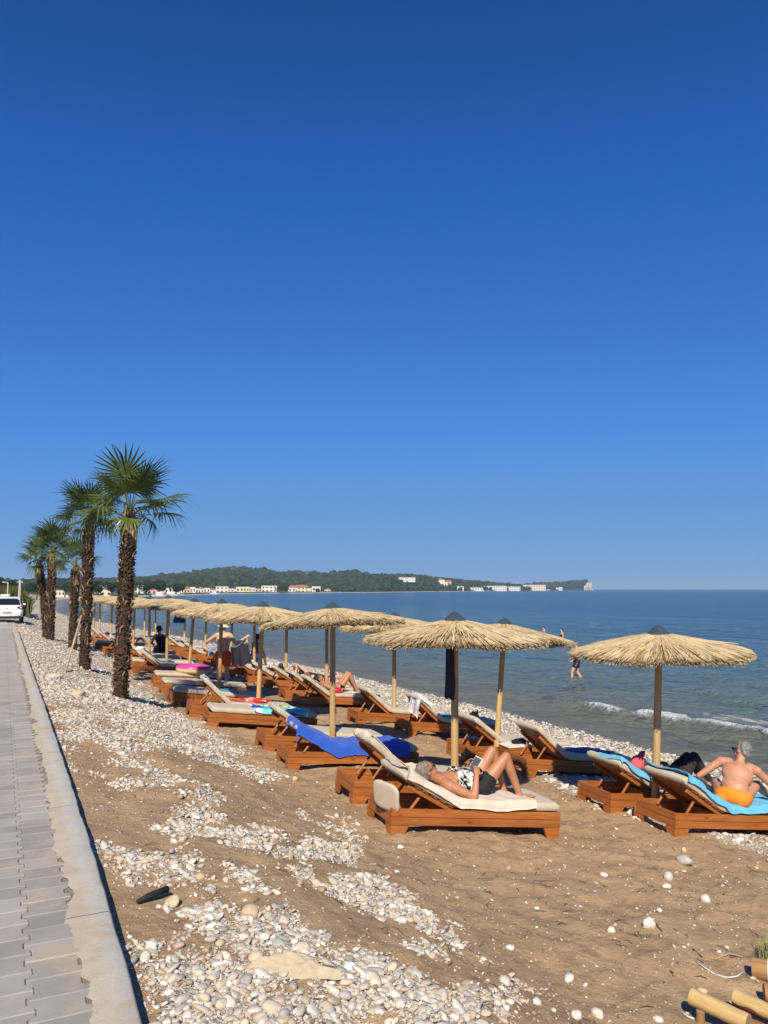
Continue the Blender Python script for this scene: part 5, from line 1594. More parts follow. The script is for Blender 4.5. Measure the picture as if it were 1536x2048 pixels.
hang_cloth(7.55, 28.1, zb + 1.9, zb + 1.6, .06, .07, TW['navy'], 'small dark cloth hanging below a seaward umbrella rim', seed=6)

# ------------------------------------------------------------------ logs, stones, sticks
wood('log_peeled', (.44, .27, .10), (.58, .40, .17), (.66, .48, .23), 'x', .65, .1)
wood('log_brown', (.23, .12, .045), (.33, .18, .07), (.42, .25, .10), 'x', .7, .1)
simple('log_end', (.30, .21, .12), .9, .25, 22, .5, 60)
def log(p0, p1, r, mat, label, seed):
    p0, p1 = Vector(p0), Vector(p1); L = (p1 - p0).length
    X = (p1 - p0).normalized(); Yv = Vector((0, 0, 1)).cross(X).normalized(); Zv = X.cross(Yv)
    M = Matrix((X, Yv, Zv)).transposed().to_4x4(); M.translation = p0
    root = empty('timber_log', M); tag(root, label, 'log', 'logs in the corner of the sand')
    mb = MB(); mb.tube([(L * k / 10, 0, 0) for k in range(11)], [r * (1 + .03 * math.sin(k * 2.1 + seed)) for k in range(11)], 20, False)
    me = mb.mesh('bark', True)
    for v_ in me.vertices: v_.co.y *= 1 + .04 * float(noise3(v_.co.x * 9, v_.co.y * 20, v_.co.z * 20, seed)); v_.co.z *= 1 + .04 * float(noise3(v_.co.x * 9, v_.co.y * 20, v_.co.z * 20, seed + 1))
    link('bark', me, mat, root)
    for xx in (0.0, L):
        mb = MB(); n = 20; s = -1 if xx == 0 else 1
        mb.add([(xx, r * math.cos(2 * math.pi * k / n), r * math.sin(2 * math.pi * k / n)) for k in range(n)] + [(xx + s * .004, 0, 0)], [((k, (k + 1) % n, n) if s > 0 else ((k + 1) % n, k, n)) for k in range(n)])
        mb.build('cut_end', MAT['log_end'], root, True)
    return root
log((3.77, 3.53, -.885), (3.87, 3.22, -.91), .047, MAT['log_peeled'], 'yellow peeled log lying foremost in the corner', 1)
log((4.03, 3.44, -.905), (4.16, 3.00, -.94), .047, MAT['log_peeled'], 'peeled log with a red-brown stain behind the foremost log', 2)
log((3.752, 3.46, -1.10), (3.758, 3.455, -.93), .024, MAT['log_brown'], 'short upright stump propping the foremost log', 6)
log((3.93, 3.34, -.985), (4.12, 2.85, -1.02), .055, MAT['log_brown'], 'brown log resting below the two peeled logs', 3)
log((4.40, 3.535, -1.0), (4.66, 3.30, -1.0), .050, MAT['log_brown'], 'thin log lying with its cut end towards the sand at the right edge', 4)
log((4.645, 3.815, -1.02), (4.90, 3.45, -1.02), .066, MAT['log_brown'], 'thick brown log bound with a pale wire at the right edge', 5)
mb = MB(); c0 = Vector((4.70, 3.735, -1.02)); ax = Vector((.255, -.365, 0)).normalized(); yv = Vector((0, 0, 1)).cross(ax)
mb.tube([c0 + (yv * math.cos(a) + Vector((0, 0, 1)) * math.sin(a)) * .0705 for a in np.linspace(-1.2, 4.2, 26)], .003, 6)
tag(mb.build('tie_wire', WALLS['white'], None, True), 'pale wire tied round the thick brown log', 'wire')
# bark left on the second log
mb = MB()
p0, p1 = Vector((4.03, 3.44, -.905)), Vector((4.16, 3.00, -.94)); X = (p1 - p0).normalized(); Yv = Vector((0, 0, 1)).cross(X).normalized(); Zv = X.cross(Yv)
V = []
for i in range(12):
    for k in range(8):
        a = rad(268 - 82 * k / 7 + 9 * math.sin(i * .9)) ; V.append(p0 + X * (.003 + .22 * i / 11) + (Yv * math.cos(a) + Zv * math.sin(a)) * .0497)
mb.add(V, [(i * 8 + k, i * 8 + k + 1, i * 8 + 9 + k, i * 8 + 8 + k) for i in range(11) for k in range(7)])
tag(mb.build('bark_flap', simple('red_bark', (.17, .055, .025), .8, .4, 14, .4, 50), None, True), 'red-brown bark left on the side of the second peeled log', 'bark')
# white cord lying on the sand
def stick(pts, r, mat, name, label, cat):
    P = [Vector((x, y, gz(x, y) + r * .8 + h)) for x, y, h in pts]
    mb = MB(); mb.tube(P, r, 6); o = mb.build(name, mat, None, True); tag(o, label, cat); return o
stick([(4.40, 4.07, 0), (4.39, 3.98, .003), (4.40, 3.91, .0), (4.42, 3.83, .002), (4.49, 3.81, .004), (4.60, 3.84, .02)], .0042, WALLS['white'], 'cord', 'white plastic cord lying on the sand by the logs', 'cord')
stick([(3.76, 3.60, 0), (3.76, 3.55, .0), (3.76, 3.49, .0)], .006, WALLS['white'], 'plastic_strip', 'thin white strip lying left of the foremost log', 'strip')
stick([(4.60, 4.28, 0), (4.55, 4.15, .01)], .006, MAT['dry_twig'], 'stick', 'short dark stick on the sand above the white cord', 'stick')
stick([(4.66, 4.74, 0), (4.63, 4.66, .01), (4.59, 4.56, .0)], .006, MAT['dry_twig'], 'stick', 'dark stick right of the white stone on the open sand', 'stick')
stick([(4.14, 4.84, 0), (4.07, 4.61, .004)], .005, simple('pale_stick', (.38, .27, .16), .8), 'stick', 'thin pale stick left of the white stone on the open sand', 'stick')
stick([(4.62, 4.10, 0), (4.76, 4.10, .012), (4.83, 4.04, .0)], .006, MAT['pale_stick'], 'stick', 'pale bent stick just left of the thick brown log', 'stick')
mb = MB(); mb.tube([(.70, 4.34, gz(.7, 4.34) + .02), (.76, 4.37, gz(.76, 4.37) + .03), (.87, 4.43, gz(.87, 4.43) + .045)], [.010, .017, .019], 10)
tag(mb.build('charred_stick', simple('charred', (.022, .018, .018), .8, .3), None, True), 'charred black stick lying on the pebbles near the kerb', 'stick')
def stone(x, y, size, label, tint, seed, name='stone', group=None, up=0.0):
    V0, F0 = ICO3
    k = 1 + .22 * noise3(V0[:, 0] * 1.3 + seed * 5, V0[:, 1] * 1.3, V0[:, 2] * 1.3, seed) + .05 * noise3(V0[:, 0] * 4, V0[:, 1] * 4 + seed, V0[:, 2] * 4, seed)
    o = link(name, np_mesh(name, V0 * k[:, None] * np.array(size) * (.86 if max(size) < .06 else 1), F0, True, {'tint': np.repeat(np.array([tint]), len(V0), 0)}), MAT['pebble_stone'])
    o.location = (x, y, gz(x, y) + size[2] * .35 + up); o.rotation_euler = (random.gauss(0, .1), random.gauss(0, .1), seed * 1.3)
    tag(o, label, 'stone', group); return o
W, G, T_ = (.74, .70, .62), (.48, .46, .42), (.60, .46, .28)
stones = [(6.27, 5.9, (.10, .085, .05), 'broad grey stone on the sand below the seated man, small stone on top', G), (5.72, 5.58, (.045, .05, .055), 'upright pale grey stone above a flat white one', (.6, .57, .52)), (5.52, 5.41, (.07, .04, .025), 'flat white stone below the upright grey one', W), (5.13, 5.79, (.045, .03, .02), 'white flat pebble alone on the open sand', W), (5.57, 5.02, (.04, .045, .05), 'white egg-shaped stone far right on the open sand', W), (4.56, 4.66, (.055, .05, .055), 'knobbly white stone in the middle of the open sand', W), (4.14, 4.61, (.034, .034, .03), 'round white stone left of the knobbly one', W), (4.89, 4.88, (.022, .022, .02), 'tiny white stone above the knobbly one', W), (3.11, 4.44, (.04, .03, .02), 'white stone at the edge of the pebble band', W), (3.26, 4.02, (.05, .035, .025), 'white stone alone below the pebble band', W), (3.10, 3.59, (.045, .035, .03), 'white oval stone near the bottom of the open sand', W), (2.88, 3.50, (.04, .035, .03), 'white stone just left of the white oval one', W), (2.66, 3.55, (.035, .028, .022), 'small white stone next to the lower pebble heap', W), (3.47, 3.50, (.034, .028, .02), 'white flat stone left of the foremost log', W), (3.53, 9.8, (.05, .05, .04), 'pale stone on the sand left of the royal blue towel', T_), (3.51, 6.78, (.04, .035, .025), 'white stone on the sand below the reading woman', W), (4.12, 3.78, (.05, .04, .025), 'pale tan stone above the foremost log', T_),
          (1.24, 4.13, (.066, .05, .038), 'yellowish angular rock in the pebble heap', T_), (.93, 16.1, (.17, .13, .06), 'pale flat rock by the kerb near the second palm', (.62, .53, .40)), (1.15, 13.4, (.13, .11, .07), 'yellowish rock on the pebbles left of the nearest palm', T_), (1.55, 6.2, (.045, .04, .025), 'orange-tan stone in the middle pebble patch', T_), (1.12, 4.75, (.042, .035, .025), 'tan stone right of the charred stick', T_)]
for i, (x, y, s, lab, c) in enumerate(stones): stone(x, y, s, lab, c, i + 1, 'stone', 'larger stones on the sand')
mb_rock = MB(); nx_, ny_ = 40, 26
Vr = []
for i in range(nx_):
    for j in range(ny_):
        u_, v_ = i / (nx_ - 1) * 2 - 1, j / (ny_ - 1) * 2 - 1
        ang_ = .35; lx, ly = u_ * .20, v_ * .095
        edge_ = 1 - max(abs(u_ + .25 * v_) ** 3, abs(v_) ** 3)
        hz = .050 * max(-.9, edge_) * (1 + .5 * float(noise2(u_ * 2.2, v_ * 2, 61))) + .009 * float(noise2(u_ * 6, v_ * 5, 62)) + .026 * max(0, 1 - abs(v_ - .35 * u_) * 2.6)
        X_, Y_ = 1.20 + lx * math.cos(ang_) - ly * math.sin(ang_), 3.46 + lx * math.sin(ang_) * -1 + ly * math.cos(ang_)
        Vr.append((X_, Y_, gz(1.2, 3.46) - .012 + hz))
rk = link('stone', np_mesh('stone', Vr, grid_faces(nx_, ny_)[:, ::-1], False, {'tint': np.repeat(np.array([(.50, .42, .29)]), len(Vr), 0)}), MAT['pebble_stone'])
tag(rk, 'big flat yellowish rock half buried at the bottom of the pebble heap', 'stone', 'larger stones on the sand')
stone(6.30, 5.93, (.032, .03, .045), 'small tan stone perched on the broad grey stone', T_, 31, 'stone', 'larger stones on the sand', .085)
# grass tuft at the right edge
def tuft(x, y, n, name, h):
    mb = MB()
    for i in range(n):
        a = random.uniform(0, 6.28); L = h * random.uniform(.5, 1.2); r = random.uniform(0, .12)
        p = Vector((x + r * math.cos(a * 3), y + r * math.sin(a * 3), gz(x, y)))
        o = Vector((math.cos(a), math.sin(a), 0)); s = Vector((-math.sin(a), math.cos(a), 0)) * .003
        q1 = p + o * L * .25 + Vector((0, 0, L * .7)); q2 = p + o * L * .8 + Vector((0, 0, L * .85))
        mb.add([p - s, p + s, q1 + s, q1 - s, q2], [(0, 1, 2, 3), (3, 2, 4)])
    return mb.build(name, simple('grass_blade', (.20, .22, .08), .7, .3, 8))
tag(tuft(5.06, 3.96, 110, 'grass', .15), 'green grass tuft behind the logs at the right edge', kind='stuff')
tag(tuft(4.28, 4.50, 16, 'grass', .07), 'few small weeds sprouting from the sand', kind='stuff')
# ------------------------------------------------------------------ people
def skin(name, a, b, rough=.5):
    t = NT(name); v = t.coord('Object')
    c = t.ramp(t.noise(v, 7, 5, .65), [(.32, a), (.70, b)])
    c = t.mix(t.ramp(t.noise(v, 18, 4, .6), [(.52, 0.0), (.72, .4)]), c, [a[0] * .92, a[1] * .62, a[2] * .55])
    t.base(c); t.rough(rough); t.spec(.4)
    t.b.inputs['Subsurface Weight'].default_value = .08
    t.b.inputs['Subsurface Radius'].default_value = (.012, .005, .003)
    t.bump(t.noise(v, 70, 3), .08, .004)
    MAT[name] = t.m; return t.m
SK = {'tan': skin('skin_tan', (.40, .175, .085), (.50, .235, .125)), 'fair': skin('skin_fair', (.56, .33, .225), (.64, .40, .29)), 'dark': skin('skin_brown', (.16, .075, .04), (.22, .11, .06)), 'pinkish': skin('skin_pinkish', (.46, .205, .12), (.56, .28, .18))}
HAIR = {'grey': simple('hair_grey', (.20, .165, .125), .6, .5, 30, .6, 120, .3), 'dark': simple('hair_dark', (.02, .014, .011), .5, .4, 30, .5, 120, .3), 'white': simple('hair_silver', (.20, .19, .18), .6, .45, 40, .6, 120, .3)}

def V3(*a): return Vector(a)
def fuse(name, mb, mat, parent, voxel=.009, smooth=5, cut=None):
    """join overlapping solids into one closed continuous surface"""
    me = mb.mesh(name)
    tmp = bpy.data.objects.new('tmp', me); COL.objects.link(tmp)
    m = tmp.modifiers.new('r', 'REMESH'); m.mode = 'VOXEL'; m.voxel_size = voxel
    if smooth:
        m2 = tmp.modifiers.new('s', 'SMOOTH'); m2.factor = .5; m2.iterations = smooth
    dg = bpy.context.evaluated_depsgraph_get()
    out = bpy.data.meshes.new_from_object(tmp.evaluated_get(dg))
    bpy.data.objects.remove(tmp)
    if cut:
        bm = bmesh.new(); bm.from_mesh(out)
        for co, no in cut:
            bmesh.ops.bisect_plane(bm, geom=bm.verts[:] + bm.edges[:] + bm.faces[:], plane_co=co, plane_no=no, clear_outer=True)
        bm.to_mesh(out); bm.free()
    out.materials.clear(); shade(out)
    out.name = name
    return link(name, out, mat, parent)

def limb(mb, pts, rs):
    for i in range(len(pts) - 1): mb.cone(pts[i], rs[i], pts[i + 1], rs[i + 1], 2)
def frame(fwd, up):
    f = Vector(fwd).normalized(); u = Vector(up); u = (u - f * u.dot(f)).normalized(); r = f.cross(u)
    return Matrix((r, f, u)).transposed()          # columns: right, forward, up
def hand(mb, wrist, d, palm_n, curl=.6, s=1.0, grip=False):
    """palm, four unequal bent fingers and a thumb from the side of the palm"""
    d = Vector(d).normalized(); n = Vector(palm_n); n = (n - d * n.dot(d)).normalized(); w = d.cross(n)
    wrist = Vector(wrist)
    B = Matrix((w, d, n)).transposed()
    mb.ico(wrist + d * .045 * s, (.040 * s, .052 * s, .018 * s), 2, B)
    for i, (off, L) in enumerate(((-.030, .066), (-.010, .076), (.011, .071), (.030, .055))):
        p = wrist + d * .082 * s + w * off * s; r = .0085 * s
        d1 = (d + n * curl * .6).normalized(); d2 = (d + n * curl * 1.8).normalized()
        q = p + d1 * L * .52 * s; e = q + d2 * L * .5 * s
        limb(mb, [p - d * .02 * s, q, e], [r * 1.08, r, r * .8])
    p = wrist + d * .025 * s - w * .034 * s
    q = p + (d * .5 - w * .75 + n * .35).normalized() * .042 * s; e = q + (d * .9 - w * .15 + n * .5).normalized() * .034 * s
    limb(mb, [p, q, e], [.013 * s, .0105 * s, .0085 * s])

class Figure:
    def __init__(s, M, J, fwd_head, up_head, build=1.0, belly=.0, female=False):
        s.M, s.J, s.b, s.belly, s.female = M, {k: Vector(v) for k, v in J.items()}, build, belly, female
        s.H = frame(fwd_head, up_head)
    def torso(s, mb, grow=0.0, shoulders=True, hips=True):
        J, b = s.J, s.b
        sl, sr, hl, hr = J['shl'], J['shr'], J['hipl'], J['hipr']
        mid_s, mid_h = (sl + sr) / 2, (hl + hr) / 2
        up = (mid_s - mid_h); L = up.length; u = up.normalized()
        w = (sr - sl).normalized(); f = w.cross(u) * -1 if s.J.get('flip') else u.cross(w)
        B = Matrix((w, f, u)).transposed()
        W = (sr - sl).length
        # ribcage, waist, pelvis, upper back
        mb.ico(mid_s - u * L * .26, (W * .46 * b + grow, .115 * b + grow, L * .36 + grow), 3, B)
        mb.ico(mid_s - u * L * .06, (W * .44 * b + grow, .085 * b + grow, L * .17 + grow), 3, B)
        mb.ico(mid_h + u * L * .34, (W * .40 * b + grow, .105 * b + s.belly * .5 + grow, L * .30 + grow), 3, B)
        mb.ico(mid_h + u * L * .05, (W * .43 * b + grow, .115 * b + grow, L * .22 + grow), 3, B)
        if s.belly: mb.ico(mid_h + u * L * .36 + f * (.05 + s.belly * .5), (W * .36 * b + grow, .09 + s.belly * .6 + grow, L * .28 + grow), 3, B)
        if s.female:
            for k in (-1, 1): mb.ico(mid_s - u * L * .30 + f * .095 * b + w * k * W * .21, (.062 + grow, .052 + grow, .058 + grow), 2, B)
        s.axes = (w, f, u, mid_s, mid_h, L)
    def body(s, mat, root, voxel=.009, hands=True):
        J, b = s.J, s.b
        mb = MB(); s.torso(mb)
        w, f, u, mid_s, mid_h, L = s.axes
        hd, H = J['head'], s.H
        R, F_, U = H.col[0], H.col[1], H.col[2]
        limb(mb, [mid_s + u * .00, mid_s * .45 + hd * .55 - F_ * .01, hd - U * .04 - F_ * .015], [.062 * b, .053 * b, .052])
        mb.ico(hd + U * .02 - F_ * .012, (.074, .094, .088), 3, H)
        mb.ico(hd - U * .052 + F_ * .026, (.055, .064, .064), 3, H)
        limb(mb, [hd + F_ * .083 + U * .008, hd + F_ * .104 - U * .028], [.009, .015])
        for k in (-1, 1): mb.ico(hd + R * k * .075 - F_ * .004 - U * .010, (.012, .02, .030), 2, H)
        mb.ico(hd + F_ * .075 - U * .060, (.026, .014, .010), 2, H)
        for sd, k in (('l', -1), ('r', 1)):
            sh, el, wr = J['sh' + sd], J['el' + sd], J['wr' + sd]
            mb.cone(mid_s + (sh - mid_s) * .55 + u * .02, .062 * b, sh, .060 * b)
            limb(mb, [sh, sh.lerp(el, .45), el], [.056 * b, .050 * b, .038 * b])
            limb(mb, [el, el.lerp(wr, .3), wr], [.037 * b, .040 * b, .026 * b])
            if hands:
                hd_ = J.get('hd' + sd, wr + (wr - el).normalized() * .1)
                hand(mb, wr, hd_ - wr, J.get('pn' + sd, f), J.get('curl' + sd, V3(.5, 0, 0)).x)
            hp, kn, an, to = J['hip' + sd], J['kn' + sd], J['an' + sd], J['to' + sd]
            limb(mb, [hp, hp.lerp(kn, .35), kn], [.092 * b, .082 * b, .054 * b])
            back = (hp + an) * .5 - kn; back = back.normalized() if back.length > .02 else -f
            limb(mb, [kn, kn.lerp(an, .3) + back * .012, an], [.052 * b, .055 * b, .034 * b])
            d = (to - an); dn = d.normalized(); heel = an - (an - kn).normalized() * -.028 - dn * .025
            limb(mb, [heel, an + d * .45 + (an - kn).normalized() * .028, to], [.034, .032, .020])
            sole = (an - kn).normalized()
            wt = dn.cross(sole).normalized()
            for q in range(5): limb(mb, [to - dn * .01 + wt * (q - 2) * .014, to + dn * (.03 - .004 * abs(q - 1)) + wt * (q - 2) * .016], [.011, .009 if q else .011])
        s.root = root
        return fuse('body', mb, mat, root, voxel)
    def hair(s, mat, root, long=0.0, voxel=.008):
        hd, H = s.J['head'], s.H; R, F_, U = H.col[0], H.col[1], H.col[2]
        mb = MB()
        mb.ico(hd + U * .032 - F_ * .026, (.084, .098, .086), 3, H)
        mb.ico(hd - U * .028 - F_ * .060, (.074, .052, .062), 3, H)
        if long > 0: limb(mb, [hd - F_ * .08, hd - F_ * .10 - U * long], [.06, .03])
        o = fuse('hair', mb, mat, root, voxel, 2)
        for v_ in o.data.vertices:
            n_ = float(noise3(v_.co.x * 45, v_.co.y * 45, v_.co.z * 22, 5)); n2 = float(noise3(v_.co.x * 120, v_.co.y * 120, v_.co.z * 40, 8)); v_.co += (v_.co - hd).normalized() * (.009 * n_ + .005 * n2)
        return o
    def eyes(s, root, glasses=None):
        hd, H = s.J['head'], s.H; R, F_, U = H.col[0], H.col[1], H.col[2]
        for k in (-1, 1):
            mb = MB(); mb.ico(hd + F_ * .080 + R * k * .030 + U * .012, (.012, .008, .008), 1, H); mb.build('eye', HAIR['dark'], root, True)
        mb = MB(); mb.ico(hd + F_ * .088 - U * .060, (.024, .008, .006), 1, H); mb.build('mouth', MAT['lip'], root, True)
        if glasses:
            g = empty('glasses', None, root)
            for k in (-1, 1):
                mb = MB(); mb.ico(hd + F_ * .098 + R * k * .034 + U * .010, (.029, .006, .022), 2, H); mb.build('lens', glasses, g, True)
                mb = MB(); mb.tube([hd + F_ * .095 + R * k * .064 + U * .016, hd + R * k * .086 + U * .014 - F_ * .01], .0035, 5); mb.build('temple', HAIR['dark'], g)
    def shorts(s, mat, root, frac=.4, grow=.014, top=.16, name='shorts', voxel=.010):
        J, b = s.J, s.b; mb = MB(); s.torso(MB())
        w, f, u, mid_s, mid_h, L = s.axes
        W = (J['shr'] - J['shl']).length; B = Matrix((w, f, u)).transposed()
        mb.ico(mid_h + u * L * .05, (W * .43 * b + grow, .115 * b + grow, L * .22 + grow), 3, B)
        for sd in 'lr':
            hp, kn = J['hip' + sd], J['kn' + sd]; e = hp.lerp(kn, frac)
            limb(mb, [hp, e], [.092 * b + grow, (.092 - .03 * frac) * b + grow * 1.15])
        return fuse(name, mb, mat, root, voxel, 4, [(mid_h + u * L * top, u)])
    def top(s, mat, root, lo=.0, hi=.86, grow=.010, name='swim_top', voxel=.009):
        mb = MB(); s.torso(mb, grow); w, f, u, mid_s, mid_h, L = s.axes
        return fuse(name, mb, mat, root, voxel, 3, [(mid_h + u * L * hi, u), (mid_h + u * L * lo, -u)])
simple('lip', (.34, .11, .08), .5)
simple('lens_dark', (.012, .012, .014), .1, .1, 1, 0, 1, .6)

def person(M, label, name='person', group=None):
    root = empty(name, M); tag(root, label, 'person', group); return root

# --- woman reading a tablet on the nearest lounger (lounger coordinates)
M = LM['F0n'][0]
J = dict(head=(.49, .33, .575), shl=(.71, .52, .475), shr=(.70, .16, .455), ell=(.97, .60, .46), wrl=(1.03, .45, .62), elr=(.945, .05, .372), wrr=(.985, .12, .585), hdr=(1.01, .18, .66), hdl=(1.05, .40, .70),
         pnr=(.25, 1, 0), pnl=(.2, -1, 0), curlr=(.9, 0, 0), curll=(.9, 0, 0),
         hipl=(1.14, .46, .43), hipr=(1.14, .26, .43), knl=(1.36, .50, .79), knr=(1.40, .25, .77), anl=(1.55, .50, .39), anr=(1.60, .24, .385), tol=(1.70, .51, .365), tor=(1.76, .24, .362))
root = person(M, 'woman lying on the nearest lounger reading a tablet, knees bent, patterned swimsuit')
fg = Figure(M, J, (.62, -.12, .66), (-.72, -.05, .62), 1.02, .02, True)
fg.body(SK['tan'], root, .0085)
fg.hair(HAIR['grey'], root)
fg.eyes(root, MAT['lens_dark'])
fg.top(pattern('print_monochrome', [(.012, .012, .014), (.75, .74, .72), (.02, .02, .02), (.60, .60, .60), (.012, .012, .012)], 15), root, -.02, .80, .012, 'swim_top', .008)
fg.shorts(simple('swim_black', (.012, .012, .014), .8, .2), root, .24, .013, .22, 'swim_skirt', .008)
root = empty('tablet', M @ Matrix.Translation((1.045, .29, .655)) @ Matrix.Rotation(rad(8), 4, 'Z') @ Matrix.Rotation(rad(-62 + 90), 4, 'Y') @ Matrix.Rotation(rad(6), 4, 'X')); tag(root, 'white tablet held up by the reading woman', 'tablet')
mb = MB(); mb.box(-.006, .006, -.075, .075, -.10, .10, None, .004); mb.build('case', WALLS['white'], root)
mb = MB(); mb.box(-.0085, -.006, -.062, .062, -.085, .088); mb.build('screen', simple('screen_dark', (.10, .11, .12), .12, .05, 1, 0, 1, .6), root)

# --- man with grey hair sitting with his back to us
M = LM['B0n'][0]
J = dict(head=(1.24, .32, .935), shl=(1.03, .44, .775), shr=(1.27, .10, .735), ell=(.82, .56, .57), wrl=(1.02, .66, .47), elr=(1.50, .0, .54), wrr=(1.68, .14, .41),
         hipl=(.89, .22, .41), hipr=(1.01, .06, .41), knl=(1.16, .64, .50), knr=(1.40, .22, .56), anl=(1.26, .90, .06), anr=(1.76, .30, .38), tol=(1.36, 1.0, .03), tor=(1.88, .33, .37), pnl=(0, 0, -1), pnr=(0, 0, -1))
root = person(M, 'grey-haired man seen from behind, sitting on the light blue towel in orange shorts')
fg = Figure(M, J, (-.15, .98, -.08), (.12, .15, .98), .94, .01)
fg.body(SK['pinkish'], root, .0095)
fg.hair(HAIR['white'], root)
fg.eyes(root, MAT['lens_dark'])
fg.shorts(simple('short_orange', (.85, .24, .015), .8, .08, 9, .3, 20), root, .50, .016, .17)

# --- woman with pink cap lying on the next lounger
M = LM['B0f'][0]
J = dict(head=(.74, .40, .53), shl=(.94, .55, .45), shr=(.94, .24, .45), ell=(1.14, .64, .42), wrl=(1.30, .52, .47), elr=(1.14, .15, .40), wrr=(1.34, .22, .43),
         hipl=(1.34, .46, .42), hipr=(1.34, .28, .42), knl=(1.58, .47, .64), knr=(1.57, .33, .67), anl=(1.85, .48, .38), anr=(1.83, .32, .38), tol=(1.98, .48, .36), tor=(1.95, .32, .36))
root = person(M, 'woman lying on her back wearing a bright pink cap, dark trousers, knees raised')
fg = Figure(M, J, (.5, 0, .8), (-.8, 0, .5), 1.0, .0, True)
fg.body(SK['fair'], root, .013)
fg.eyes(root)
fg.top(TW['black'], root, -.02, .82, .012, 'shirt', .010)
mb = MB()
for sd in 'lr':
    limb(mb, [fg.J['hip' + sd], fg.J['kn' + sd], fg.J['an' + sd]], [.104, .068, .05])
fuse('trousers', mb, simple('trouser_brown', (.032, .020, .018), .9, .2, 10, .3, 60), root, .010, 3)
mb = MB(); hd, H = fg.J['head'], fg.H; R_, F_, U_ = H.col[0], H.col[1], H.col[2]
mb.ico(hd + U_ * .052 - F_ * .012, (.098, .116, .092), 3, H); mb.ico(hd + U_ * .060 + F_ * .115, (.068, .07, .010), 3, H)
fuse('cap', mb, simple('cap_pink', (.75, .10, .12), .8, .1), root, .008, 1)

# --- generic poses ---------------------------------------------------------
def recliner(key, label, sk, hair, knees=.0, suit=None, top=None, dx=0.0, arms='side', voxel=.016, female=True):
    M, ang = LM[key]
    def P(s, y, h):
        x, z, th = path(np.array([s]), ang); return (float(x[0] + math.sin(th[0]) * h) + dx, y, float(z[0] + math.cos(th[0]) * h))
    k = knees
    def leg(y): return P(.92, y, .14), (P(.92, y, .14)[0] + .42 * math.cos(k), y, .43 + .42 * math.sin(k))
    hl, kl = leg(.46); hr, kr = leg(.27)
    an = lambda kn: (kn[0] + (.42 * math.cos(k * .9) if k > .1 else .43), kn[1], .385)
    al, ar = an(kl), an(kr)
    J = dict(head=P(1.62, .36, .17), shl=P(1.40, .53, .15), shr=P(1.40, .20, .15), hipl=hl, hipr=hr, knl=kl, knr=kr, anl=al, anr=ar, tol=(al[0] + .10, al[1], .44 if k < .1 else .37), tor=(ar[0] + .10, ar[1], .44 if k < .1 else .37))
    if arms == 'side': J.update(ell=P(1.16, .64, .12), wrl=P(.92, .60, .14), elr=P(1.16, .09, .12), wrr=P(.92, .12, .14))
    elif arms == 'up': J.update(ell=P(1.66, .72, .22), wrl=P(1.78, .50, .24), elr=P(1.66, .0, .22), wrr=P(1.78, .24, .24))
    else: J.update(ell=P(1.20, .68, .18), wrl=P(1.10, .45, .32), elr=P(1.20, .05, .18), wrr=P(1.10, .28, .32))
    root = person(M, label, group='people on the beach')
    fg = Figure(M, J, (math.sin(rad(ang)), 0, math.cos(rad(ang))), (-math.cos(rad(ang)), 0, math.sin(rad(ang))), .98, 0, female)
    fg.body(sk, root, voxel); fg.hair(hair, root, 0, .012)
    fg.shorts(suit, root, .08, .014, .10, 'swim_bottom', voxel)
    if top: fg.top(top, root, .52, .80, .014, 'swim_top', voxel)
    return fg
recliner('B3n', 'sunbather lying with both knees bent up beside the fourth seaward pole', SK['tan'], HAIR['dark'], 1.05, TW['black'], TW['red'])
recliner('B3f', 'sunbather lying on a white towel with an arm raised, just beyond the bent knees', SK['fair'], HAIR['dark'], .45, TW['black'], TW['black'], arms='up')
recliner('B4n', 'dark-haired woman lying low on a white towel, dark red swimsuit', SK['fair'], HAIR['dark'], .0, simple('swim_wine', (.12, .01, .02), .8), MAT['swim_wine'], arms='front')
recliner('F7f', 'sunbather stretched out on a far lounger of the pavement row', SK['tan'], HAIR['dark'], .6, TW['denim'], None, female=False, voxel=.016)

def stander(M, label, sk, hair, suit, arms, legs, build=1.0, belly=0.0, frac=.4, female=False, top=None, head_f=(0, 1, 0), voxel=.011, sh_w=.19):
    J = dict(head=(0, .02, 1.64), shl=(-sh_w, 0, 1.43), shr=(sh_w, 0, 1.43), hipl=(-.10, 0, .93), hipr=(.10, 0, .93))
    J.update(legs); J.update(arms)
    root = person(M, label, group='people on the beach')
    fg = Figure(M, J, head_f, (0, 0, 1), build, belly, female)
    fg.body(sk, root, voxel); fg.hair(hair, root, .0, .012); fg.eyes(root)
    fg.shorts(suit, root, frac, .020, .2, 'shorts', voxel)
    if top: fg.top(top, root, .5, .8, .014, 'swim_top', voxel)
    return root, fg
def face_cam(x, y, z, turn=0.0):
    """local frame whose +X is to the right of the view and +Y away from it"""
    return Matrix.Translation((x, y, z)) @ Matrix.Rotation(-YAW + turn, 4, 'Z')
STAND = dict(knl=(-.11, .03, .49), anl=(-.12, 0, .08), tol=(-.14, .14, .03), knr=(.11, .03, .49), anr=(.12, 0, .08), tor=(.15, .14, .03))
M = face_cam(5.33, 20.55, gz(5.33, 20.55) - .01)
root, fg = stander(M, 'man in orange shorts and pale sun hat standing with his back turned, holding towel', SK['fair'], HAIR['white'], simple('short_red_orange', (.58, .085, .012), .8, .1, 8, .3, 20),
    dict(ell=(-.43, .06, 1.27), wrl=(-.50, .28, 1.22), elr=(.34, .04, 1.20), wrr=(.56, .14, 1.36)), STAND, 1.1, .06, .55, head_f=(.35, .93, -.1))
hm = simple('hat_straw', (.72, .66, .48), .9, .15, 20, .3, 90)
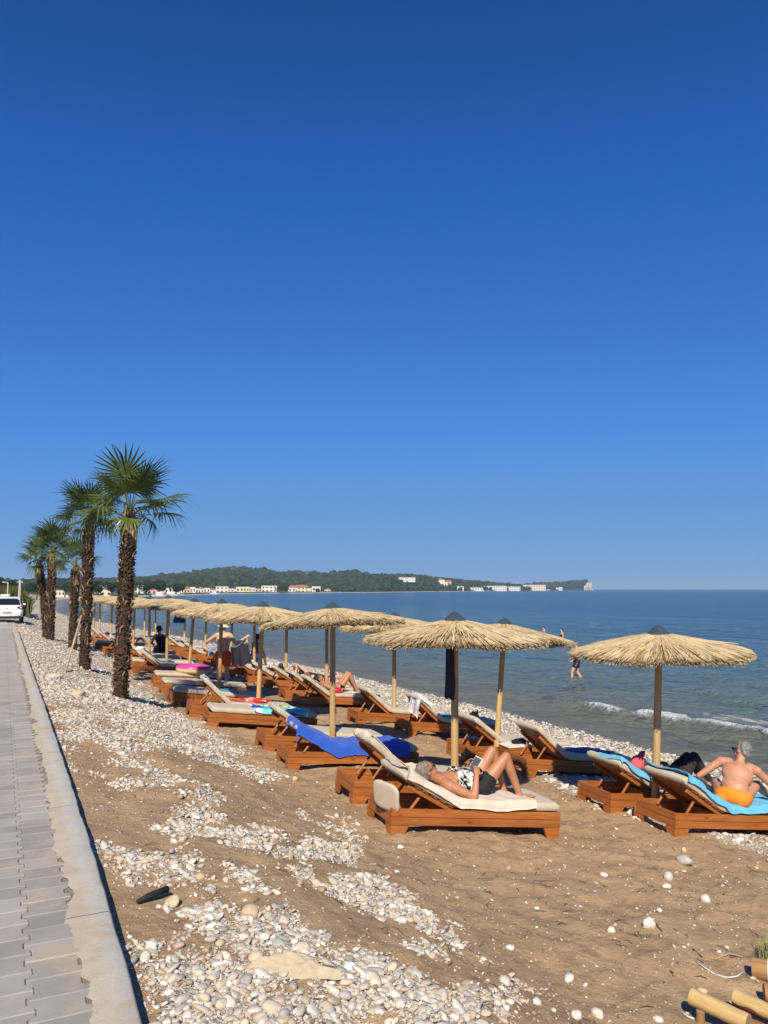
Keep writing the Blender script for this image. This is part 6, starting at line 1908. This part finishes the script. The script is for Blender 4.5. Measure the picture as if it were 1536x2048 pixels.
def hat(fg, root, mat, brim=.16, crown=.10, slope=.035):
    hd, H = fg.J['head'], fg.H; mb = MB(); n = 24; c = hd + H.col[2] * .045 - H.col[1] * .01
    prof = [(brim, -slope), (brim * .98, -slope + .006), (.098, .012), (.092, .06), (.078, crown), (.04, crown + .016)]
    V = []
    for r_, z_ in prof:
        for k in range(n):
            a = 2 * math.pi * k / n; V.append(c + H @ Vector((r_ * math.cos(a), r_ * math.sin(a) * 1.08, z_ + .01 * math.sin(2 * a) * (r_ > .12))))
    V.append(c + H @ Vector((0, 0, crown + .018)))
    mb.add(V, [(i * n + k, i * n + (k + 1) % n, (i + 1) * n + (k + 1) % n, (i + 1) * n + k) for i in range(len(prof) - 1) for k in range(n)] + [((len(prof) - 1) * n + k, (len(prof) - 1) * n + (k + 1) % n, len(prof) * n) for k in range(n)])
    return mb.build('sun_hat', mat, root, True)
hat(fg, root, hm)
# the towel he holds
nu, nv = 36, 40
V = []
for i in range(nv):
    f = i / (nv - 1)
    for k in range(nu):
        g = k / (nu - 1)
        xt = .16 + .44 * g; zt = 1.12 + .28 * g ** 1.3 - .10 * math.sin(math.pi * g)
        xb = .20 + .56 * g; zb = .58 + .10 * g + .03 * math.sin(g * 9)
        V.append((xt + (xb - xt) * f, .20 - .03 * g + (.035 * math.sin(g * 17 + f) + .02 * math.sin(g * 31)) * (.25 + f), zt + (zb - zt) * f))
me = np_mesh('towel', V, grid_faces(nv, nu), True)
o = link('towel', me, fabric('towel_sand', (.58, .47, .36))); o.matrix_world = M
md = o.modifiers.new('thickness', 'SOLIDIFY'); md.thickness = .008
tag(o, 'sand-coloured towel held out by the standing man', 'towel')

# man wading
M = face_cam(21.7, 25.8, SEA_Z - .30, rad(80))
stander(M, 'man in black trunks with a red stripe wading through the shallows', SK['fair'], HAIR['grey'], simple('trunk_black', (.012, .012, .016), .7), dict(ell=(-.26, -.02, 1.16), wrl=(-.16, .18, 1.02), elr=(.27, .0, 1.16), wrr=(.16, .20, 1.05)),
        dict(knl=(-.11, .22, .52), anl=(-.11, .24, .12), tol=(-.11, .38, .06), knr=(.11, -.02, .50), anr=(.11, -.24, .13), tor=(.12, -.12, .05)), 1.12, .09, .38, head_f=(.1, .9, -.45), voxel=.013)
tr = bpy.context.scene.objects
wader = [o for o in tr if o.get('label', '').startswith('man in black trunks')][0]
mb = MB()
for s in (-1, 1): mb.tube([(s * .232, .0, .93), (s * .215, .07, .76)], [.022, .02], 8)
mb.build('red_stripe', TW['pink'], wader)
# bather standing deeper and a swimmer's head
M = face_cam(35.82, 44.12, SEA_Z - .86, rad(100))
stander(M, 'bather in a dark bikini standing waist deep far out in the sea', SK['fair'], HAIR['dark'], TW['black'], dict(ell=(-.24, .02, 1.18), wrl=(-.20, .12, .98), elr=(.24, .02, 1.18), wrr=(.2, .14, 1.0)), STAND, .92, 0, .06, True, TW['black'], voxel=.02, sh_w=.17)
M = face_cam(42.6, 54.9, SEA_Z - 1.32, rad(100))
stander(M, 'swimmer whose head alone shows beyond an umbrella rim', SK['fair'], HAIR['dark'], TW['black'], dict(ell=(-.3, .1, 1.25), wrl=(-.2, .3, 1.2), elr=(.3, .1, 1.25), wrr=(.2, .3, 1.2)), STAND, 1.0, voxel=.025)

def sitter(M, label, sk, hair, suit, top=None, hat_mat=None, lean=.1, head_f=(0, 1, 0), voxel=.016, seat=.36, arms=None):
    J = dict(head=(0, lean * 1.5, seat + .78), shl=(-.19, lean, seat + .56), shr=(.19, lean, seat + .56), hipl=(-.1, 0, seat + .09), hipr=(.1, 0, seat + .09),
             knl=(-.14, .42, seat + .10), knr=(.14, .42, seat + .10), anl=(-.14, .48, .08), anr=(.14, .48, .08), tol=(-.15, .62, .03), tor=(.15, .62, .03),
             ell=(-.27, .12 + lean, seat + .30), wrl=(-.16, .36, seat + .22), elr=(.27, .12 + lean, seat + .30), wrr=(.16, .36, seat + .22))
    J.update(arms or {})
    root = person(M, label, group='people on the beach')
    fg = Figure(M, J, head_f, (0, 0, 1), 1.05, .03)
    fg.body(sk, root, voxel); fg.hair(hair, root, 0, .014); fg.shorts(suit, root, .5, .02, .2, 'shorts', voxel)
    if top: fg.top(top, root, 0, .9, .014, 'shirt', voxel)
    if hat_mat: hat(fg, root, hat_mat, .15)
    return root
sitter(face_cam(8.6, 28.6, gz(8.6, 28.6), rad(-40)), 'small dark figure in a hat sitting among the far loungers by the water', SK['dark'], HAIR['dark'], TW['navy'], None, TW['black'])
sitter(face_cam(5.35, 29.4, gz(5.35, 29.4), rad(35)), 'stooping figure in dark clothes beside the bright pink towel', SK['tan'], HAIR['dark'], TW['black'], TW['black'], TW['black'], .28)
M = face_cam(6.1, 44.5, gz(6.1, 44.5), rad(25))
stander(M, 'dark-clothed person bending over far down the beach behind the second palm', SK['dark'], HAIR['dark'], TW['black'], dict(shl=(-.19, .30, 1.28), shr=(.19, .30, 1.28), head=(0, .5, 1.36), ell=(-.22, .42, 1.02), wrl=(-.18, .55, .80), elr=(.22, .42, 1.02), wrr=(.18, .55, .8)), STAND, 1.0, 0, .6, False, None, voxel=.018)
